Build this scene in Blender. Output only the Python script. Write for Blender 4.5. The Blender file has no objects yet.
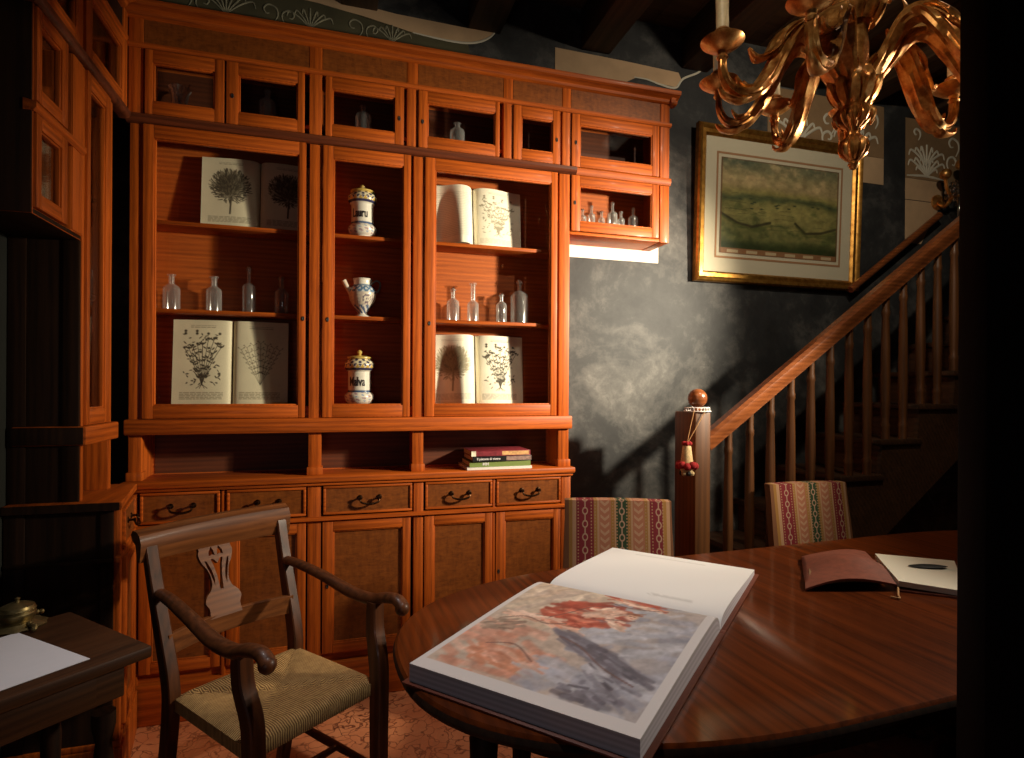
import bpy, bmesh, math, random
import numpy as np
from mathutils import Vector, Matrix, Euler
PI = math.pi
scn = bpy.context.scene
COL = scn.collection

# ------------------------------------------------------------------ materials
def lin(c):
    c = np.asarray(c, float) / 255.0
    return np.where(c <= 0.04045, c / 12.92, ((c + 0.055) / 1.055) ** 2.4)

class NT:
    def __init__(self, name):
        self.m = bpy.data.materials.new(name); self.m.use_nodes = True
        self.t = self.m.node_tree; self.n = self.t.nodes; self.n.clear()
        self.out = self.n.new('ShaderNodeOutputMaterial')
    def new(self, kind, **kw):
        nd = self.n.new(kind)
        for k, v in kw.items(): setattr(nd, k, v)
        return nd
    def link(self, a, b): self.t.links.new(a, b)
    def put(self, sock, v):
        if hasattr(v, 'is_output') or isinstance(v, bpy.types.NodeSocket): self.link(v, sock)
        else: sock.default_value = v
    def math(self, op, a, b=None, c=None, clamp=False):
        nd = self.new('ShaderNodeMath', operation=op); nd.use_clamp = clamp
        self.put(nd.inputs[0], a)
        if b is not None: self.put(nd.inputs[1], b)
        if c is not None: self.put(nd.inputs[2], c)
        return nd.outputs[0]
    def coords(self, which='Object', scale=(1, 1, 1), rot=(0, 0, 0), loc=(0, 0, 0)):
        tc = self.new('ShaderNodeTexCoord'); mp = self.new('ShaderNodeMapping')
        mp.inputs['Scale'].default_value = scale; mp.inputs['Rotation'].default_value = rot; mp.inputs['Location'].default_value = loc
        self.link(tc.outputs[which], mp.inputs['Vector']); return mp.outputs[0]
    def noise(self, vec, scale=5, detail=4, rough=.5, dist=0):
        nd = self.new('ShaderNodeTexNoise'); nd.inputs['Scale'].default_value = scale
        nd.inputs['Detail'].default_value = detail; nd.inputs['Roughness'].default_value = rough; nd.inputs['Distortion'].default_value = dist
        self.link(vec, nd.inputs['Vector']); return nd.outputs['Fac']
    def ramp(self, fac, stops, interp='LINEAR'):
        nd = self.new('ShaderNodeValToRGB'); cr = nd.color_ramp; cr.interpolation = interp
        while len(cr.elements) < len(stops): cr.elements.new(.5)
        for e, (p, c) in zip(cr.elements, stops):
            e.position = p; e.color = (*c[:3], 1)
        self.link(fac, nd.inputs[0]); return nd.outputs[0]
    def mix(self, fac, a, b, mode='MIX'):
        nd = self.new('ShaderNodeMix', data_type='RGBA', blend_type=mode)
        self.put(nd.inputs[0], fac)
        for s, v in ((nd.inputs[6], a), (nd.inputs[7], b)):
            if isinstance(v, bpy.types.NodeSocket): self.link(v, s)
            else: s.default_value = (*v[:3], 1)
        return nd.outputs[2]
    def bump(self, h, strength=.2, dist=.002):
        nd = self.new('ShaderNodeBump'); nd.inputs['Strength'].default_value = strength; nd.inputs['Distance'].default_value = dist
        self.link(h, nd.inputs['Height']); return nd.outputs[0]
    def bsdf(self, color, rough=.5, metal=0, spec=.5, coat=0, coat_rough=.1, normal=None):
        b = self.new('ShaderNodeBsdfPrincipled')
        if isinstance(color, bpy.types.NodeSocket): self.link(color, b.inputs['Base Color'])
        else: b.inputs['Base Color'].default_value = (*color[:3], 1)
        self.put(b.inputs['Roughness'], rough); b.inputs['Metallic'].default_value = metal
        b.inputs['Specular IOR Level'].default_value = spec
        b.inputs['Coat Weight'].default_value = coat; b.inputs['Coat Roughness'].default_value = coat_rough
        if normal is not None: self.link(normal, b.inputs['Normal'])
        self.link(b.outputs[0], self.out.inputs[0]); return self.m

def wood(name, dark, light, axis='z', rough=.38, coat=.25, fine=60, streak=.35, seed=0, coat_rough=.15, spec=.4):
    t = NT(name)
    s = [fine, fine, fine]; s['xyz'.index(axis)] = fine * .045
    v = t.coords('Object', s, loc=(seed, seed * 1.7, seed * .3))
    n1 = t.noise(v, 1.0, 5, .62, .9)
    s2 = [7, 7, 7]; s2['xyz'.index(axis)] = .8
    v2 = t.coords('Object', s2, loc=(seed * 2.1, 0, seed))
    n2 = t.noise(v2, 1.0, 3, .5, 1.5)
    w = t.new('ShaderNodeTexWave', wave_type='RINGS', rings_direction='XYZ'['xyz'.index(axis)])
    s3 = [9, 9, 9]; s3['xyz'.index(axis)] = .7
    t.link(t.coords('Object', s3, loc=(seed, .4, seed)), w.inputs['Vector'])
    w.inputs['Scale'].default_value = 1.6; w.inputs['Distortion'].default_value = 5; w.inputs['Detail'].default_value = 2
    f = t.math('ADD', t.math('MULTIPLY', n1, 1 - streak), t.math('MULTIPLY', t.math('ADD', t.math('MULTIPLY', n2, .6), t.math('MULTIPLY', w.outputs['Fac'], .4)), streak))
    c = t.ramp(f, [(.3, dark), (.66, light)])
    return t.bsdf(c, rough, spec=spec, coat=coat, coat_rough=coat_rough, normal=t.bump(n1, .12, .0015))

def burl(name, dark, light):
    t = NT(name)
    v = t.coords('Object', (22, 22, 70), rot=(0, .75, 0))
    n = t.noise(v, 1, 4, .6, 1.2)
    n2 = t.noise(t.coords('Object', (60, 60, 14), rot=(0, .4, 0)), 1, 3, .6, .5)
    c = t.ramp(t.math('ADD', t.math('MULTIPLY', n, .6), t.math('MULTIPLY', n2, .4)), [(.32, dark), (.68, light)])
    return t.bsdf(c, .45, coat=.08, coat_rough=.2, spec=.3)

def plain(name, c, rough=.5, metal=0, spec=.5, coat=0, vary=0, scale=20, bump=0):
    t = NT(name); col = lin(c); nrm = None
    if vary or bump:
        n = t.noise(t.coords('Object'), scale, 4, .6)
        if bump: nrm = t.bump(n, bump, .003)
        if vary: col = t.ramp(n, [(.3, col * (1 - vary)), (.7, np.minimum(col * (1 + vary), 1))])
    return t.bsdf(col, rough, metal, spec, coat, .1, nrm)

def vcol(name, rough=.6, coat=0, spec=.4, bump=0):
    t = NT(name); a = t.new('ShaderNodeVertexColor'); a.layer_name = 'Col'
    nrm = t.bump(t.noise(t.coords('Object'), 60, 3), bump, .002) if bump else None
    return t.bsdf(a.outputs[0], rough, coat=coat, spec=spec, normal=nrm)

def thin_glass(name, tint=(.97, .98, .98), k=.55, base=.035, power=3.2, haze=0):
    t = NT(name)
    tr = t.new('ShaderNodeBsdfTransparent'); tr.inputs[0].default_value = (*tint, 1)
    gl = t.new('ShaderNodeBsdfGlossy'); gl.inputs['Roughness'].default_value = .13 if haze else .015
    lw = t.new('ShaderNodeLayerWeight'); lw.inputs[0].default_value = .5
    f = t.math('ADD', t.math('MULTIPLY', t.math('POWER', lw.outputs['Facing'], power), k), base, clamp=True)
    mx = t.new('ShaderNodeMixShader'); t.link(f, mx.inputs[0]); t.link(tr.outputs[0], mx.inputs[1]); t.link(gl.outputs[0], mx.inputs[2])
    last = mx.outputs[0]
    if haze:
        df = t.new('ShaderNodeBsdfDiffuse'); df.inputs[0].default_value = (.9, .9, .88, 1); tl = t.new('ShaderNodeBsdfTranslucent'); tl.inputs[0].default_value = (.9, .9, .88, 1)
        m2 = t.new('ShaderNodeMixShader'); t.link(df.outputs[0], m2.inputs[1]); t.link(tl.outputs[0], m2.inputs[2])
        hf = t.math('ADD', t.math('MULTIPLY', t.math('POWER', lw.outputs['Facing'], 2.0), haze * 3), haze, clamp=True)
        m3 = t.new('ShaderNodeMixShader'); t.link(hf, m3.inputs[0]); t.link(last, m3.inputs[1]); t.link(m2.outputs[0], m3.inputs[2]); last = m3.outputs[0]
    t.link(last, t.out.inputs[0]); return t.m

ORD, ORL = (.205, .038, .004), (.53, .108, .009)
M = {}
for ax in 'xyz': M['wood_' + ax] = wood('red_pine_wood_' + ax, ORD, ORL, ax, .5, .03, 130, .38, spec=.25, seed='xyz'.index(ax) * 3.3)
M['inner'] = wood('cabinet_inside_wood', (.24, .05, .006), (.50, .112, .012), 'x', .55, .0, 90)
M['inner_shade'] = wood('painted_shade_wood', (.05, .012, .004), (.12, .03, .008), 'x', .6, 0, 40)  # colour of the sheets that stand in for interior shade
M['dark_rail'] = wood('dark_moulding_wood', (.05, .012, .005), (.16, .04, .014), 'x', .4, .3)
M['burl'] = burl('flame_veneer', (.115, .030, .006), (.27, .075, .012))
M['chair_wood'] = wood('walnut_chair_wood', (.034, .0105, .0035), (.125, .038, .011), 'z', .45, .08, 45, spec=.3)
M['chair_wood_x'] = wood('walnut_rail_wood', (.085, .026, .007), (.25, .082, .021), 'x', .48, .04, 45, spec=.22)
M['table_wood'] = wood('polished_table_wood', (.034, .0065, .0011), (.135, .0265, .0036), 'y', .45, .5, 40, .3, 1.3, .09, .06)
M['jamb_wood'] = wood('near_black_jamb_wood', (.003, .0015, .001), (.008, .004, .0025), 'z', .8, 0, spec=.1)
M['dark_and_shade_wood'] = wood('dark_wood_and_shade', (.010, .005, .003), (.030, .013, .006), 'z', .6, 0, spec=.12)  # real dark wood on legs; on the left cabinets it paints in shade
M['desk_wood'] = wood('desk_walnut_wood', (.020, .0075, .003), (.065, .025, .009), 'x', .5, .05, spec=.2)
M['stair_wood'] = wood('stair_pine_wood', (.06, .0215, .006), (.155, .056, .015), 'z', .5, .05, 30)
M['rail_wood'] = wood('handrail_wood', (.11, .03, .009), (.28, .085, .025), 'x', .3, .4, 30)
M['tread_wood'] = wood('tread_wood', (.02, .009, .004), (.07, .03, .012), 'y', .5, .1)
M['beam_wood'] = wood('ceiling_beam_wood', (.022, .012, .006), (.075, .04, .018), 'y', .7, 0, 25)
M['board_wood'] = wood('ceiling_board_wood', (.05, .026, .012), (.14, .075, .032), 'x', .7, 0, 25)
M['brass'] = plain('aged_brass', (132, 116, 78), .42, .9, vary=.3, scale=60)
M['iron'] = plain('dark_bronze', (70, 48, 32), .35, 1, vary=.3, scale=60)
M['black'] = plain('keyhole_black', (14, 11, 9), .6)
def gilt():
    t = NT('gilded_wood')
    n = t.noise(t.coords('Object'), 28, 5, .65)
    c = t.ramp(n, [(.3, lin((120, 66, 30))), (.5, lin((196, 132, 66))), (.72, lin((236, 190, 116)))])
    return t.bsdf(c, t.math('ADD', t.math('MULTIPLY', n, .2), .24), .7, normal=t.bump(n, .25, .003))
M['gilt'] = gilt()
def frame_gold():
    t = NT('gold_leaf_frame')
    n = t.noise(t.coords('Object'), 30, 4, .6)
    c = t.ramp(n, [(.3, lin((150, 100, 40))), (.7, lin((214, 160, 78)))])
    return t.bsdf(c, .33, .85, normal=t.bump(n, .1, .002))
M['gold'] = frame_gold()
M['pane'] = thin_glass('window_pane_glass', (.97, .975, .97), .5, .022, 3.5)
M['bottle'] = thin_glass('clear_bottle_glass', (.965, .975, .97), .4, .10, 1.5, .075)
M['page'] = vcol('printed_page', .65, spec=.25)
M['artpage'] = vcol('glossy_art_page', .5, spec=.35)
M['maiolica'] = vcol('glazed_maiolica', .22, coat=.5)
M['paint'] = vcol('print_under_glass', .5)
M['paper'] = plain('white_paper', (216, 214, 220), .7, vary=.02)
M['leather'] = plain('brown_leather', (122, 64, 46), .55, vary=.22, scale=45, bump=.3)
M['cover'] = plain('reddish_book_cloth', (104, 48, 30), .5, vary=.15, scale=60)
M['mat'] = plain('cream_mount_board', (214, 204, 180), .7)
M['cream_wall'] = plain('cream_wall_paint', (226, 218, 204), .8, vary=.03)
M['candle'] = plain('cream_candle_sleeve', (214, 192, 150), .5, vary=.12, scale=70)
M['bulb'] = thin_glass('bulb_glass', (.75, .8, .95), .8, .12, 1.6)
M['crystal'] = thin_glass('crystal_glass', (.95, .95, .97), .9, .25, 1.2)
M['white_metal'] = plain('white_lace', (224, 218, 214), .6)
M['red_wool'] = plain('red_wool', (150, 22, 26), .9, vary=.3, scale=200, bump=.5)
M['wicker'] = plain('pale_wicker', (206, 176, 128), .8, vary=.25, scale=120, bump=.4)
M['cord'] = plain('tan_cord', (178, 132, 84), .8)

def slate():
    t = NT('slate_plaster')
    v = t.coords('Object')
    n1 = t.noise(v, 2.3, 6, .62, .6); n2 = t.noise(v, 11, 6, .75, .3)
    f = t.math('ADD', t.math('MULTIPLY', n1, .68), t.math('MULTIPLY', n2, .32))
    c = t.ramp(f, [(.36, (.017, .018, .020)), (.48, (.032, .033, .034)), (.58, (.085, .083, .079)), (.70, (.20, .193, .18))])
    return t.bsdf(c, .62, spec=.35, normal=t.bump(n2, .2, .004))
M['slate'] = slate()
M['wall_dark'] = plain('dark_green_grey_paint', (26, 28, 22), .7, vary=.2, scale=3)
def floor_mat():
    t = NT('terrazzo_red_floor')
    v = t.coords('Object')
    n = t.noise(v, 3.0, 5, .6, .6)
    vo = t.new('ShaderNodeTexVoronoi', feature='DISTANCE_TO_EDGE'); vo.inputs['Scale'].default_value = 16
    ds = t.new('ShaderNodeVectorMath', operation='ADD')
    nz = t.new('ShaderNodeTexNoise'); nz.inputs['Scale'].default_value = 14; t.link(v, nz.inputs['Vector'])
    sc = t.new('ShaderNodeVectorMath', operation='SCALE'); sc.inputs['Scale'].default_value = .16
    t.link(nz.outputs['Color'], sc.inputs[0]); t.link(v, ds.inputs[0]); t.link(sc.outputs[0], ds.inputs[1]); t.link(ds.outputs[0], vo.inputs['Vector'])
    vein = t.ramp(vo.outputs['Distance'], [(0, (1, 1, 1)), (.07, (0, 0, 0))])
    c = t.ramp(n, [(.3, (.46, .135, .05)), (.7, (.64, .25, .105))])
    c = t.mix(t.math('MULTIPLY', vein, t.math('MULTIPLY', n, 1.9), clamp=True), c, (.13, .035, .015))
    return t.bsdf(c, .35, coat=.15)
M['floor'] = floor_mat()
def rug_mat():
    t = NT('dark_patterned_rug')
    v = t.coords('Object')
    vo = t.new('ShaderNodeTexVoronoi'); vo.inputs['Scale'].default_value = 11; t.link(v, vo.inputs['Vector'])
    c = t.ramp(vo.outputs['Distance'], [(.1, (.05, .03, .02)), (.3, (.014, .007, .006)), (.55, (.035, .012, .009))])
    return t.bsdf(c, .95)
M['rug'] = rug_mat()

def fabric():
    t = NT('striped_woven_fabric')
    tc = t.new('ShaderNodeTexCoord'); sp = t.new('ShaderNodeSeparateXYZ'); t.link(tc.outputs['Object'], sp.inputs[0])
    x, z = sp.outputs[0], t.math('ADD', sp.outputs[2], sp.outputs[1])
    u = t.math('DIVIDE', t.math('ADD', x, .22), .44)
    cr = {'pk': lin((172, 112, 86)), 'rd': lin((126, 44, 50)), 'gn': lin((54, 72, 48)), 'go': lin((160, 116, 62)), 'cr': lin((182, 140, 108)), 'br': lin((124, 82, 56))}
    st = [('br', 0), ('go', .05), ('cr', .08), ('rd', .115), ('rd', .16), ('go', .275), ('cr', .305), ('pk', .325), ('go', .43), ('cr', .462), ('gn', .48), ('go', .585),
          ('cr', .612), ('pk', .632), ('go', .735), ('cr', .762), ('rd', .785), ('rd', .83), ('go', .9), ('cr', .935), ('br', .965)]
    base = t.ramp(u, [(p, cr[k]) for k, p in st], 'CONSTANT')
    def band(a, b): return t.math('MULTIPLY', t.math('GREATER_THAN', u, a), t.math('LESS_THAN', u, b))
    def frac(v): return t.math('FRACT', v)
    # chevrons in the pink bands
    acc = None
    for a, b in ((.325, .43), (.632, .735)):
        c0 = (a + b) / 2
        ch = frac(t.math('MULTIPLY', t.math('ADD', z, t.math('MULTIPLY', t.math('ABSOLUTE', t.math('SUBTRACT', u, c0)), -.42)), 30))
        k = t.math('MULTIPLY', band(a + .012, b - .012), t.math('LESS_THAN', ch, .42))
        acc = k if acc is None else t.math('ADD', acc, k)
    col = t.mix(acc, base, lin((186, 144, 114)))
    # chains in the red and green bands
    acc = None
    for a, b in ((.16, .235), (.5, .565), (.835, .895)):
        c0 = (a + b) / 2
        dz = t.math('MULTIPLY', t.math('SUBTRACT', frac(t.math('MULTIPLY', z, 17)), .5), .059)
        du = t.math('MULTIPLY', t.math('SUBTRACT', u, c0), .44)
        r = t.math('POWER', t.math('ADD', t.math('POWER', t.math('MULTIPLY', du, 1.2), 2), t.math('POWER', t.math('MULTIPLY', dz, .8), 2)), .5)
        ring = t.math('LESS_THAN', t.math('ABSOLUTE', t.math('SUBTRACT', r, .0115)), .0028)
        lnk = t.math('MULTIPLY', t.math('LESS_THAN', t.math('ABSOLUTE', du), .0026), t.math('GREATER_THAN', t.math('ABSOLUTE', dz), .017))
        k = t.math('MULTIPLY', band(a - .02, b + .02), t.math('MAXIMUM', ring, lnk))
        acc = k if acc is None else t.math('ADD', acc, k)
    col = t.mix(acc, col, lin((178, 142, 118)))
    # dots edging the bands
    acc = None
    for c0 in (.135, .255, .488, .578, .808, .905, .29, .45, .6, .75):
        dz = t.math('ABSOLUTE', t.math('SUBTRACT', frac(t.math('MULTIPLY', z, 70)), .5))
        k = t.math('MULTIPLY', band(c0 - .006, c0 + .006), t.math('LESS_THAN', dz, .24))
        acc = k if acc is None else t.math('ADD', acc, k)
    col = t.mix(acc, col, lin((170, 130, 98)))
    n = t.noise(t.coords('Object', (300, 300, 300)), 1, 2)
    return t.bsdf(col, .85, spec=.2, normal=t.bump(n, .35, .002))
M['fabric'] = fabric()

def rush():
    t = NT('woven_rush')
    tc = t.new('ShaderNodeTexCoord'); sp = t.new('ShaderNodeSeparateXYZ'); t.link(tc.outputs['Object'], sp.inputs[0])
    x, y = sp.outputs[0], sp.outputs[1]
    side = t.math('GREATER_THAN', t.math('ABSOLUTE', x), t.math('ABSOLUTE', y))
    co = t.math('ADD', t.math('MULTIPLY', side, y), t.math('MULTIPLY', t.math('SUBTRACT', 1, side), x))
    n0 = t.noise(t.coords('Object', (30, 30, 30)), 1, 3)
    s = t.math('SINE', t.math('MULTIPLY', t.math('ADD', co, t.math('MULTIPLY', n0, .006)), 900))
    s = t.math('ADD', t.math('MULTIPLY', s, .5), .5)
    n = t.noise(t.coords('Object', (50, 50, 50)), 1, 4, .6)
    c = t.ramp(t.math('ADD', t.math('MULTIPLY', s, .55), t.math('MULTIPLY', n, .45)), [(.2, (.13, .06, .018)), (.5, (.40, .225, .08)), (.8, (.66, .42, .16))])
    return t.bsdf(c, .7, spec=.25, normal=t.bump(s, .6, .003))
M['rush'] = rush()

# ------------------------------------------------------------------ mesh helpers
def new(): return bmesh.new()
def box(bm, x0, x1, y0, y1, z0, z1, mi=0, bev=0.0, T=None):
    x0, x1 = min(x0, x1), max(x0, x1); y0, y1 = min(y0, y1), max(y0, y1); z0, z1 = min(z0, z1), max(z0, z1)
    P = [(x0, y0, z0), (x1, y0, z0), (x1, y1, z0), (x0, y1, z0), (x0, y0, z1), (x1, y0, z1), (x1, y1, z1), (x0, y1, z1)]
    vs = [bm.verts.new((T @ Vector(p)) if T else p) for p in P]
    fs = []
    for q in ((3, 2, 1, 0), (4, 5, 6, 7), (0, 1, 5, 4), (1, 2, 6, 5), (2, 3, 7, 6), (3, 0, 4, 7)):
        f = bm.faces.new([vs[i] for i in q]); f.material_index = mi; fs.append(f)
    if bev:
        es = list({e for f in fs for e in f.edges})
        bmesh.ops.bevel(bm, geom=es, offset=min(bev, (x1 - x0) * .45, (y1 - y0) * .45, (z1 - z0) * .45), segments=2, affect='EDGES', profile=.5, clamp_overlap=True)
def prism(bm, poly, z0, z1, mi=0, bev=0, T=None):
    lo = [bm.verts.new((T @ Vector((x, y, z0))) if T else (x, y, z0)) for x, y in poly]
    hi = [bm.verts.new((T @ Vector((x, y, z1))) if T else (x, y, z1)) for x, y in poly]
    n = len(poly); fs = [bm.faces.new(list(reversed(lo))), bm.faces.new(hi)]
    for i in range(n): fs.append(bm.faces.new((lo[i], lo[(i + 1) % n], hi[(i + 1) % n], hi[i])))
    for f in fs: f.material_index = mi
    if bev:
        es = list({e for f in fs[:2] for e in f.edges})
        bmesh.ops.bevel(bm, geom=es, offset=bev, segments=2, affect='EDGES', profile=.5)
def lathe(bm, prof, c=(0, 0, 0), segs=32, mi=0, flute=None, T=None):
    rings = []
    for r, z in prof:
        if r < 1e-5:
            p = Vector((c[0], c[1], c[2] + z)); rings.append([bm.verts.new(T @ p if T else p)])
        else:
            ring = []
            for i in range(segs):
                a = 2 * PI * i / segs; rr = r * (1 + (flute[0] * math.cos(flute[1] * a) if flute and flute[2] <= z <= flute[3] else 0))
                p = Vector((c[0] + rr * math.cos(a), c[1] + rr * math.sin(a), c[2] + z)); ring.append(bm.verts.new(T @ p if T else p))
            rings.append(ring)
    for A, B in zip(rings, rings[1:]):
        if len(A) == 1 and len(B) == 1: continue
        for i in range(segs):
            j = (i + 1) % segs
            if len(A) == 1: f = bm.faces.new((A[0], B[j], B[i]))
            elif len(B) == 1: f = bm.faces.new((A[i], A[j], B[0]))
            else: f = bm.faces.new((A[i], A[j], B[j], B[i]))
            f.material_index = mi
    return rings
def ball(bm, c, r, mi=0, seg=16, sz=1):
    n = seg // 2
    lathe(bm, [(r * math.sin(PI * i / n) if 0 < i < n else 0, -r * sz * math.cos(PI * i / n)) for i in range(n + 1)], c, seg, mi)
def spline(pts, n=8):
    P = [Vector(p) for p in pts]; out = []
    for i in range(len(P) - 1):
        p0 = P[max(i - 1, 0)]; p1 = P[i]; p2 = P[i + 1]; p3 = P[min(i + 2, len(P) - 1)]
        for k in range(n):
            t = k / n
            out.append(.5 * ((2 * p1) + (p2 - p0) * t + (2 * p0 - 5 * p1 + 4 * p2 - p3) * t * t + (3 * p1 - p0 - 3 * p2 + p3) * t ** 3))
    out.append(P[-1]); return out
def lerp_list(vals, n):
    out = []
    for i in range(n):
        t = i / (n - 1) * (len(vals) - 1); k = min(int(t), len(vals) - 2); out.append(vals[k] + (vals[k + 1] - vals[k]) * (t - k))
    return out
def tube(bm, pts, rad, segs=12, mi=0, shape=None, up=None, ridge=None, cap=True):
    """sweep; rad is a number or list; shape=(a,b) flattens; up fixes the frame; ridge=(amp,count,twist)"""
    P = [Vector(p) for p in pts]; n = len(P)
    R = lerp_list(rad, n) if isinstance(rad, (list, tuple)) else [rad] * n
    rings = []; nrm = None
    for i in range(n):
        tan = (P[min(i + 1, n - 1)] - P[max(i - 1, 0)]).normalized()
        if up is not None: nrm = (Vector(up) - tan * tan.dot(Vector(up))).normalized()
        elif nrm is None:
            a = Vector((0, 0, 1)) if abs(tan.z) < .9 else Vector((1, 0, 0)); nrm = (a - tan * a.dot(tan)).normalized()
        else: nrm = (nrm - tan * nrm.dot(tan)).normalized()
        bn = tan.cross(nrm); ring = []
        a_, b_ = shape if shape else (1, 1)
        for k in range(segs):
            an = 2 * PI * k / segs; rr = R[i]
            if ridge: rr *= 1 + ridge[0] * math.cos(ridge[1] * an + ridge[2] * i)
            ring.append(bm.verts.new(P[i] + nrm * (rr * a_ * math.cos(an)) + bn * (rr * b_ * math.sin(an))))
        rings.append(ring)
    for A, B in zip(rings, rings[1:]):
        for k in range(segs):
            f = bm.faces.new((A[k], A[(k + 1) % segs], B[(k + 1) % segs], B[k])); f.material_index = mi
    if cap:
        bm.faces.new(list(reversed(rings[0]))).material_index = mi; bm.faces.new(rings[-1]).material_index = mi
def torus(bm, c, R, r, mi=0, seg=24, ns=8, T=None):
    vs = []
    for i in range(seg):
        a = 2 * PI * i / seg; row = []
        for j in range(ns):
            b = 2 * PI * j / ns; p = Vector((c[0] + (R + r * math.cos(b)) * math.cos(a), c[1] + (R + r * math.cos(b)) * math.sin(a), c[2] + r * math.sin(b)))
            row.append(bm.verts.new(T @ p if T else p))
        vs.append(row)
    for i in range(seg):
        for j in range(ns):
            bm.faces.new((vs[i][j], vs[(i + 1) % seg][j], vs[(i + 1) % seg][(j + 1) % ns], vs[i][(j + 1) % ns])).material_index = mi
def extrude_profile(bm, prof, a0, a1, axis='x', mi=0):
    """prof: closed list of (n, z) with n pushed along -y (axis x) or +x (axis y)"""
    def mk(a): return [bm.verts.new((a, n, z) if axis == 'x' else (n, a, z)) for n, z in prof]
    A, B = mk(a0), mk(a1); k = len(prof)
    fs = [bm.faces.new(A), bm.faces.new(list(reversed(B)))]
    for i in range(k): fs.append(bm.faces.new((A[i], B[i], B[(i + 1) % k], A[(i + 1) % k])))
    for f in fs: f.material_index = mi

def obj(name, bm, mats, parent=None, smooth=True, angle=38, colors=None, kind=None, label=None, world=True):
    bmesh.ops.recalc_face_normals(bm, faces=bm.faces)
    me = bpy.data.meshes.new(name)
    if parent is not None and world:
        W = Matrix(); p = parent
        while p is not None: W = p.matrix_basis @ W; p = p.parent
        bm.transform(W.inverted())
    bm.to_mesh(me); bm.free()
    for m in (mats if isinstance(mats, (list, tuple)) else [mats]): me.materials.append(M[m] if isinstance(m, str) else m)
    if smooth:
        me.polygons.foreach_set('use_smooth', [True] * len(me.polygons)); me.set_sharp_from_angle(angle=math.radians(angle))
    if colors is not None:
        ca = me.color_attributes.new('Col', 'FLOAT_COLOR', 'POINT'); a = np.ones((len(me.vertices), 4)); a[:, :3] = colors[:len(me.vertices)]
        ca.data.foreach_set('color', a.ravel())
    o = bpy.data.objects.new(name, me); COL.objects.link(o)
    if parent is not None: o.parent = parent
    if kind: o['kind'] = kind
    if label: o['label'] = label
    return o
def tag(o, label, cat, group=None):
    o['label'] = label; o['category'] = cat
    if group: o['group'] = group
    return o
def thing(name, label, cat, loc=(0, 0, 0), rotz=0, group=None, mat=None):
    o = bpy.data.objects.new(name, None); COL.objects.link(o); o.empty_display_size = .05
    if mat is not None: o.matrix_basis = mat
    else: o.location = loc; o.rotation_euler = (0, 0, rotz); o.matrix_basis = Matrix.Translation(loc) @ Matrix.Rotation(rotz, 4, 'Z')
    return tag(o, label, cat, group)
def struct(name, bm, mats, **k): return obj(name, bm, mats, kind='structure', **k)
def dup(root, loc, rotz=0, label=None, scale=None):
    r = root.copy(); COL.objects.link(r); r.location = loc; r.rotation_euler = (0, 0, rotz)
    if label: r['label'] = label
    if scale: r.scale = scale
    def rec(src, dst):
        for ch in src.children:
            c = ch.copy(); COL.objects.link(c); c.parent = dst; rec(ch, c)
    rec(root, r); return r

# ------------------------------------------------------------------ little painter for printed surfaces
def vnoise(h, w, cells, seed):
    rs = np.random.RandomState(seed); g = rs.rand(cells + 2, cells + 2)
    y = np.linspace(0, cells, h); x = np.linspace(0, cells, w); yi = y.astype(int); xi = x.astype(int)
    fy = (y - yi)[:, None]; fx = (x - xi)[None]; fy = fy * fy * (3 - 2 * fy); fx = fx * fx * (3 - 2 * fx)
    a = g[yi][:, xi]; b = g[yi][:, xi + 1]; c = g[yi + 1][:, xi]; d = g[yi + 1][:, xi + 1]
    return (a * (1 - fx) + b * fx) * (1 - fy) + (c * (1 - fx) + d * fx) * fy
def fbm(h, w, cells, seed, octv=4):
    s = 0; amp = 1; tot = 0
    for k in range(octv): s = s + amp * vnoise(h, w, cells * 2 ** k, seed + k); tot += amp; amp *= .55
    return s / tot
class Canvas:
    def __init__(self, w, h, base, asp=1.0):      # x right 0..asp, y up 0..1
        self.w, self.h, self.asp = w, h, asp
        self.a = np.zeros((h, w, 3)); self.a[:] = base
        self.X = np.linspace(0, asp, w)[None].repeat(h, 0); self.Y = np.linspace(0, 1, h)[:, None].repeat(w, 1)
    def comp(self, k, col):
        k = np.clip(k, 0, 1)[..., None]; self.a = self.a * (1 - k) + np.asarray(col, float) * k
    def blob(self, cx, cy, rx, ry, ang, col, al=1, soft=.3):
        c, s = math.cos(ang), math.sin(ang); dx, dy = self.X - cx, self.Y - cy
        r = np.sqrt(((dx * c + dy * s) / rx) ** 2 + ((-dx * s + dy * c) / ry) ** 2); self.comp(al * (1 - r) / soft, col) if soft < 1 else self.comp(al * np.clip(1 - r, 0, 1), col)
    def stroke(self, pts, wd, col, al=1):
        d = np.full(self.X.shape, 9.)
        for (x0, y0), (x1, y1) in zip(pts, pts[1:]):
            vx, vy = x1 - x0, y1 - y0; L = vx * vx + vy * vy + 1e-12
            t = np.clip(((self.X - x0) * vx + (self.Y - y0) * vy) / L, 0, 1); d = np.minimum(d, np.hypot(self.X - x0 - t * vx, self.Y - y0 - t * vy))
        self.comp(al * np.clip((wd - d) / (wd * .6) , 0, 1), col)
    def rect(self, x0, x1, y0, y1, col, al=1):
        self.comp(al * ((self.X >= x0) & (self.X <= x1) & (self.Y >= y0) & (self.Y <= y1)).astype(float), col)
    def lines(self, x0, x1, y0, y1, n, col, al, seed=0):
        rs = random.Random(seed); dy = (y1 - y0) / n
        for i in range(n):
            y = y0 + dy * (i + .5); x = x0
            while x < x1:
                L = rs.uniform(.02, .06); self.stroke([(x, y), (min(x + L, x1), y)], dy * .3, col, al); x += L + .014
    def lin(self): return lin(np.clip(self.a, 0, 255))

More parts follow.
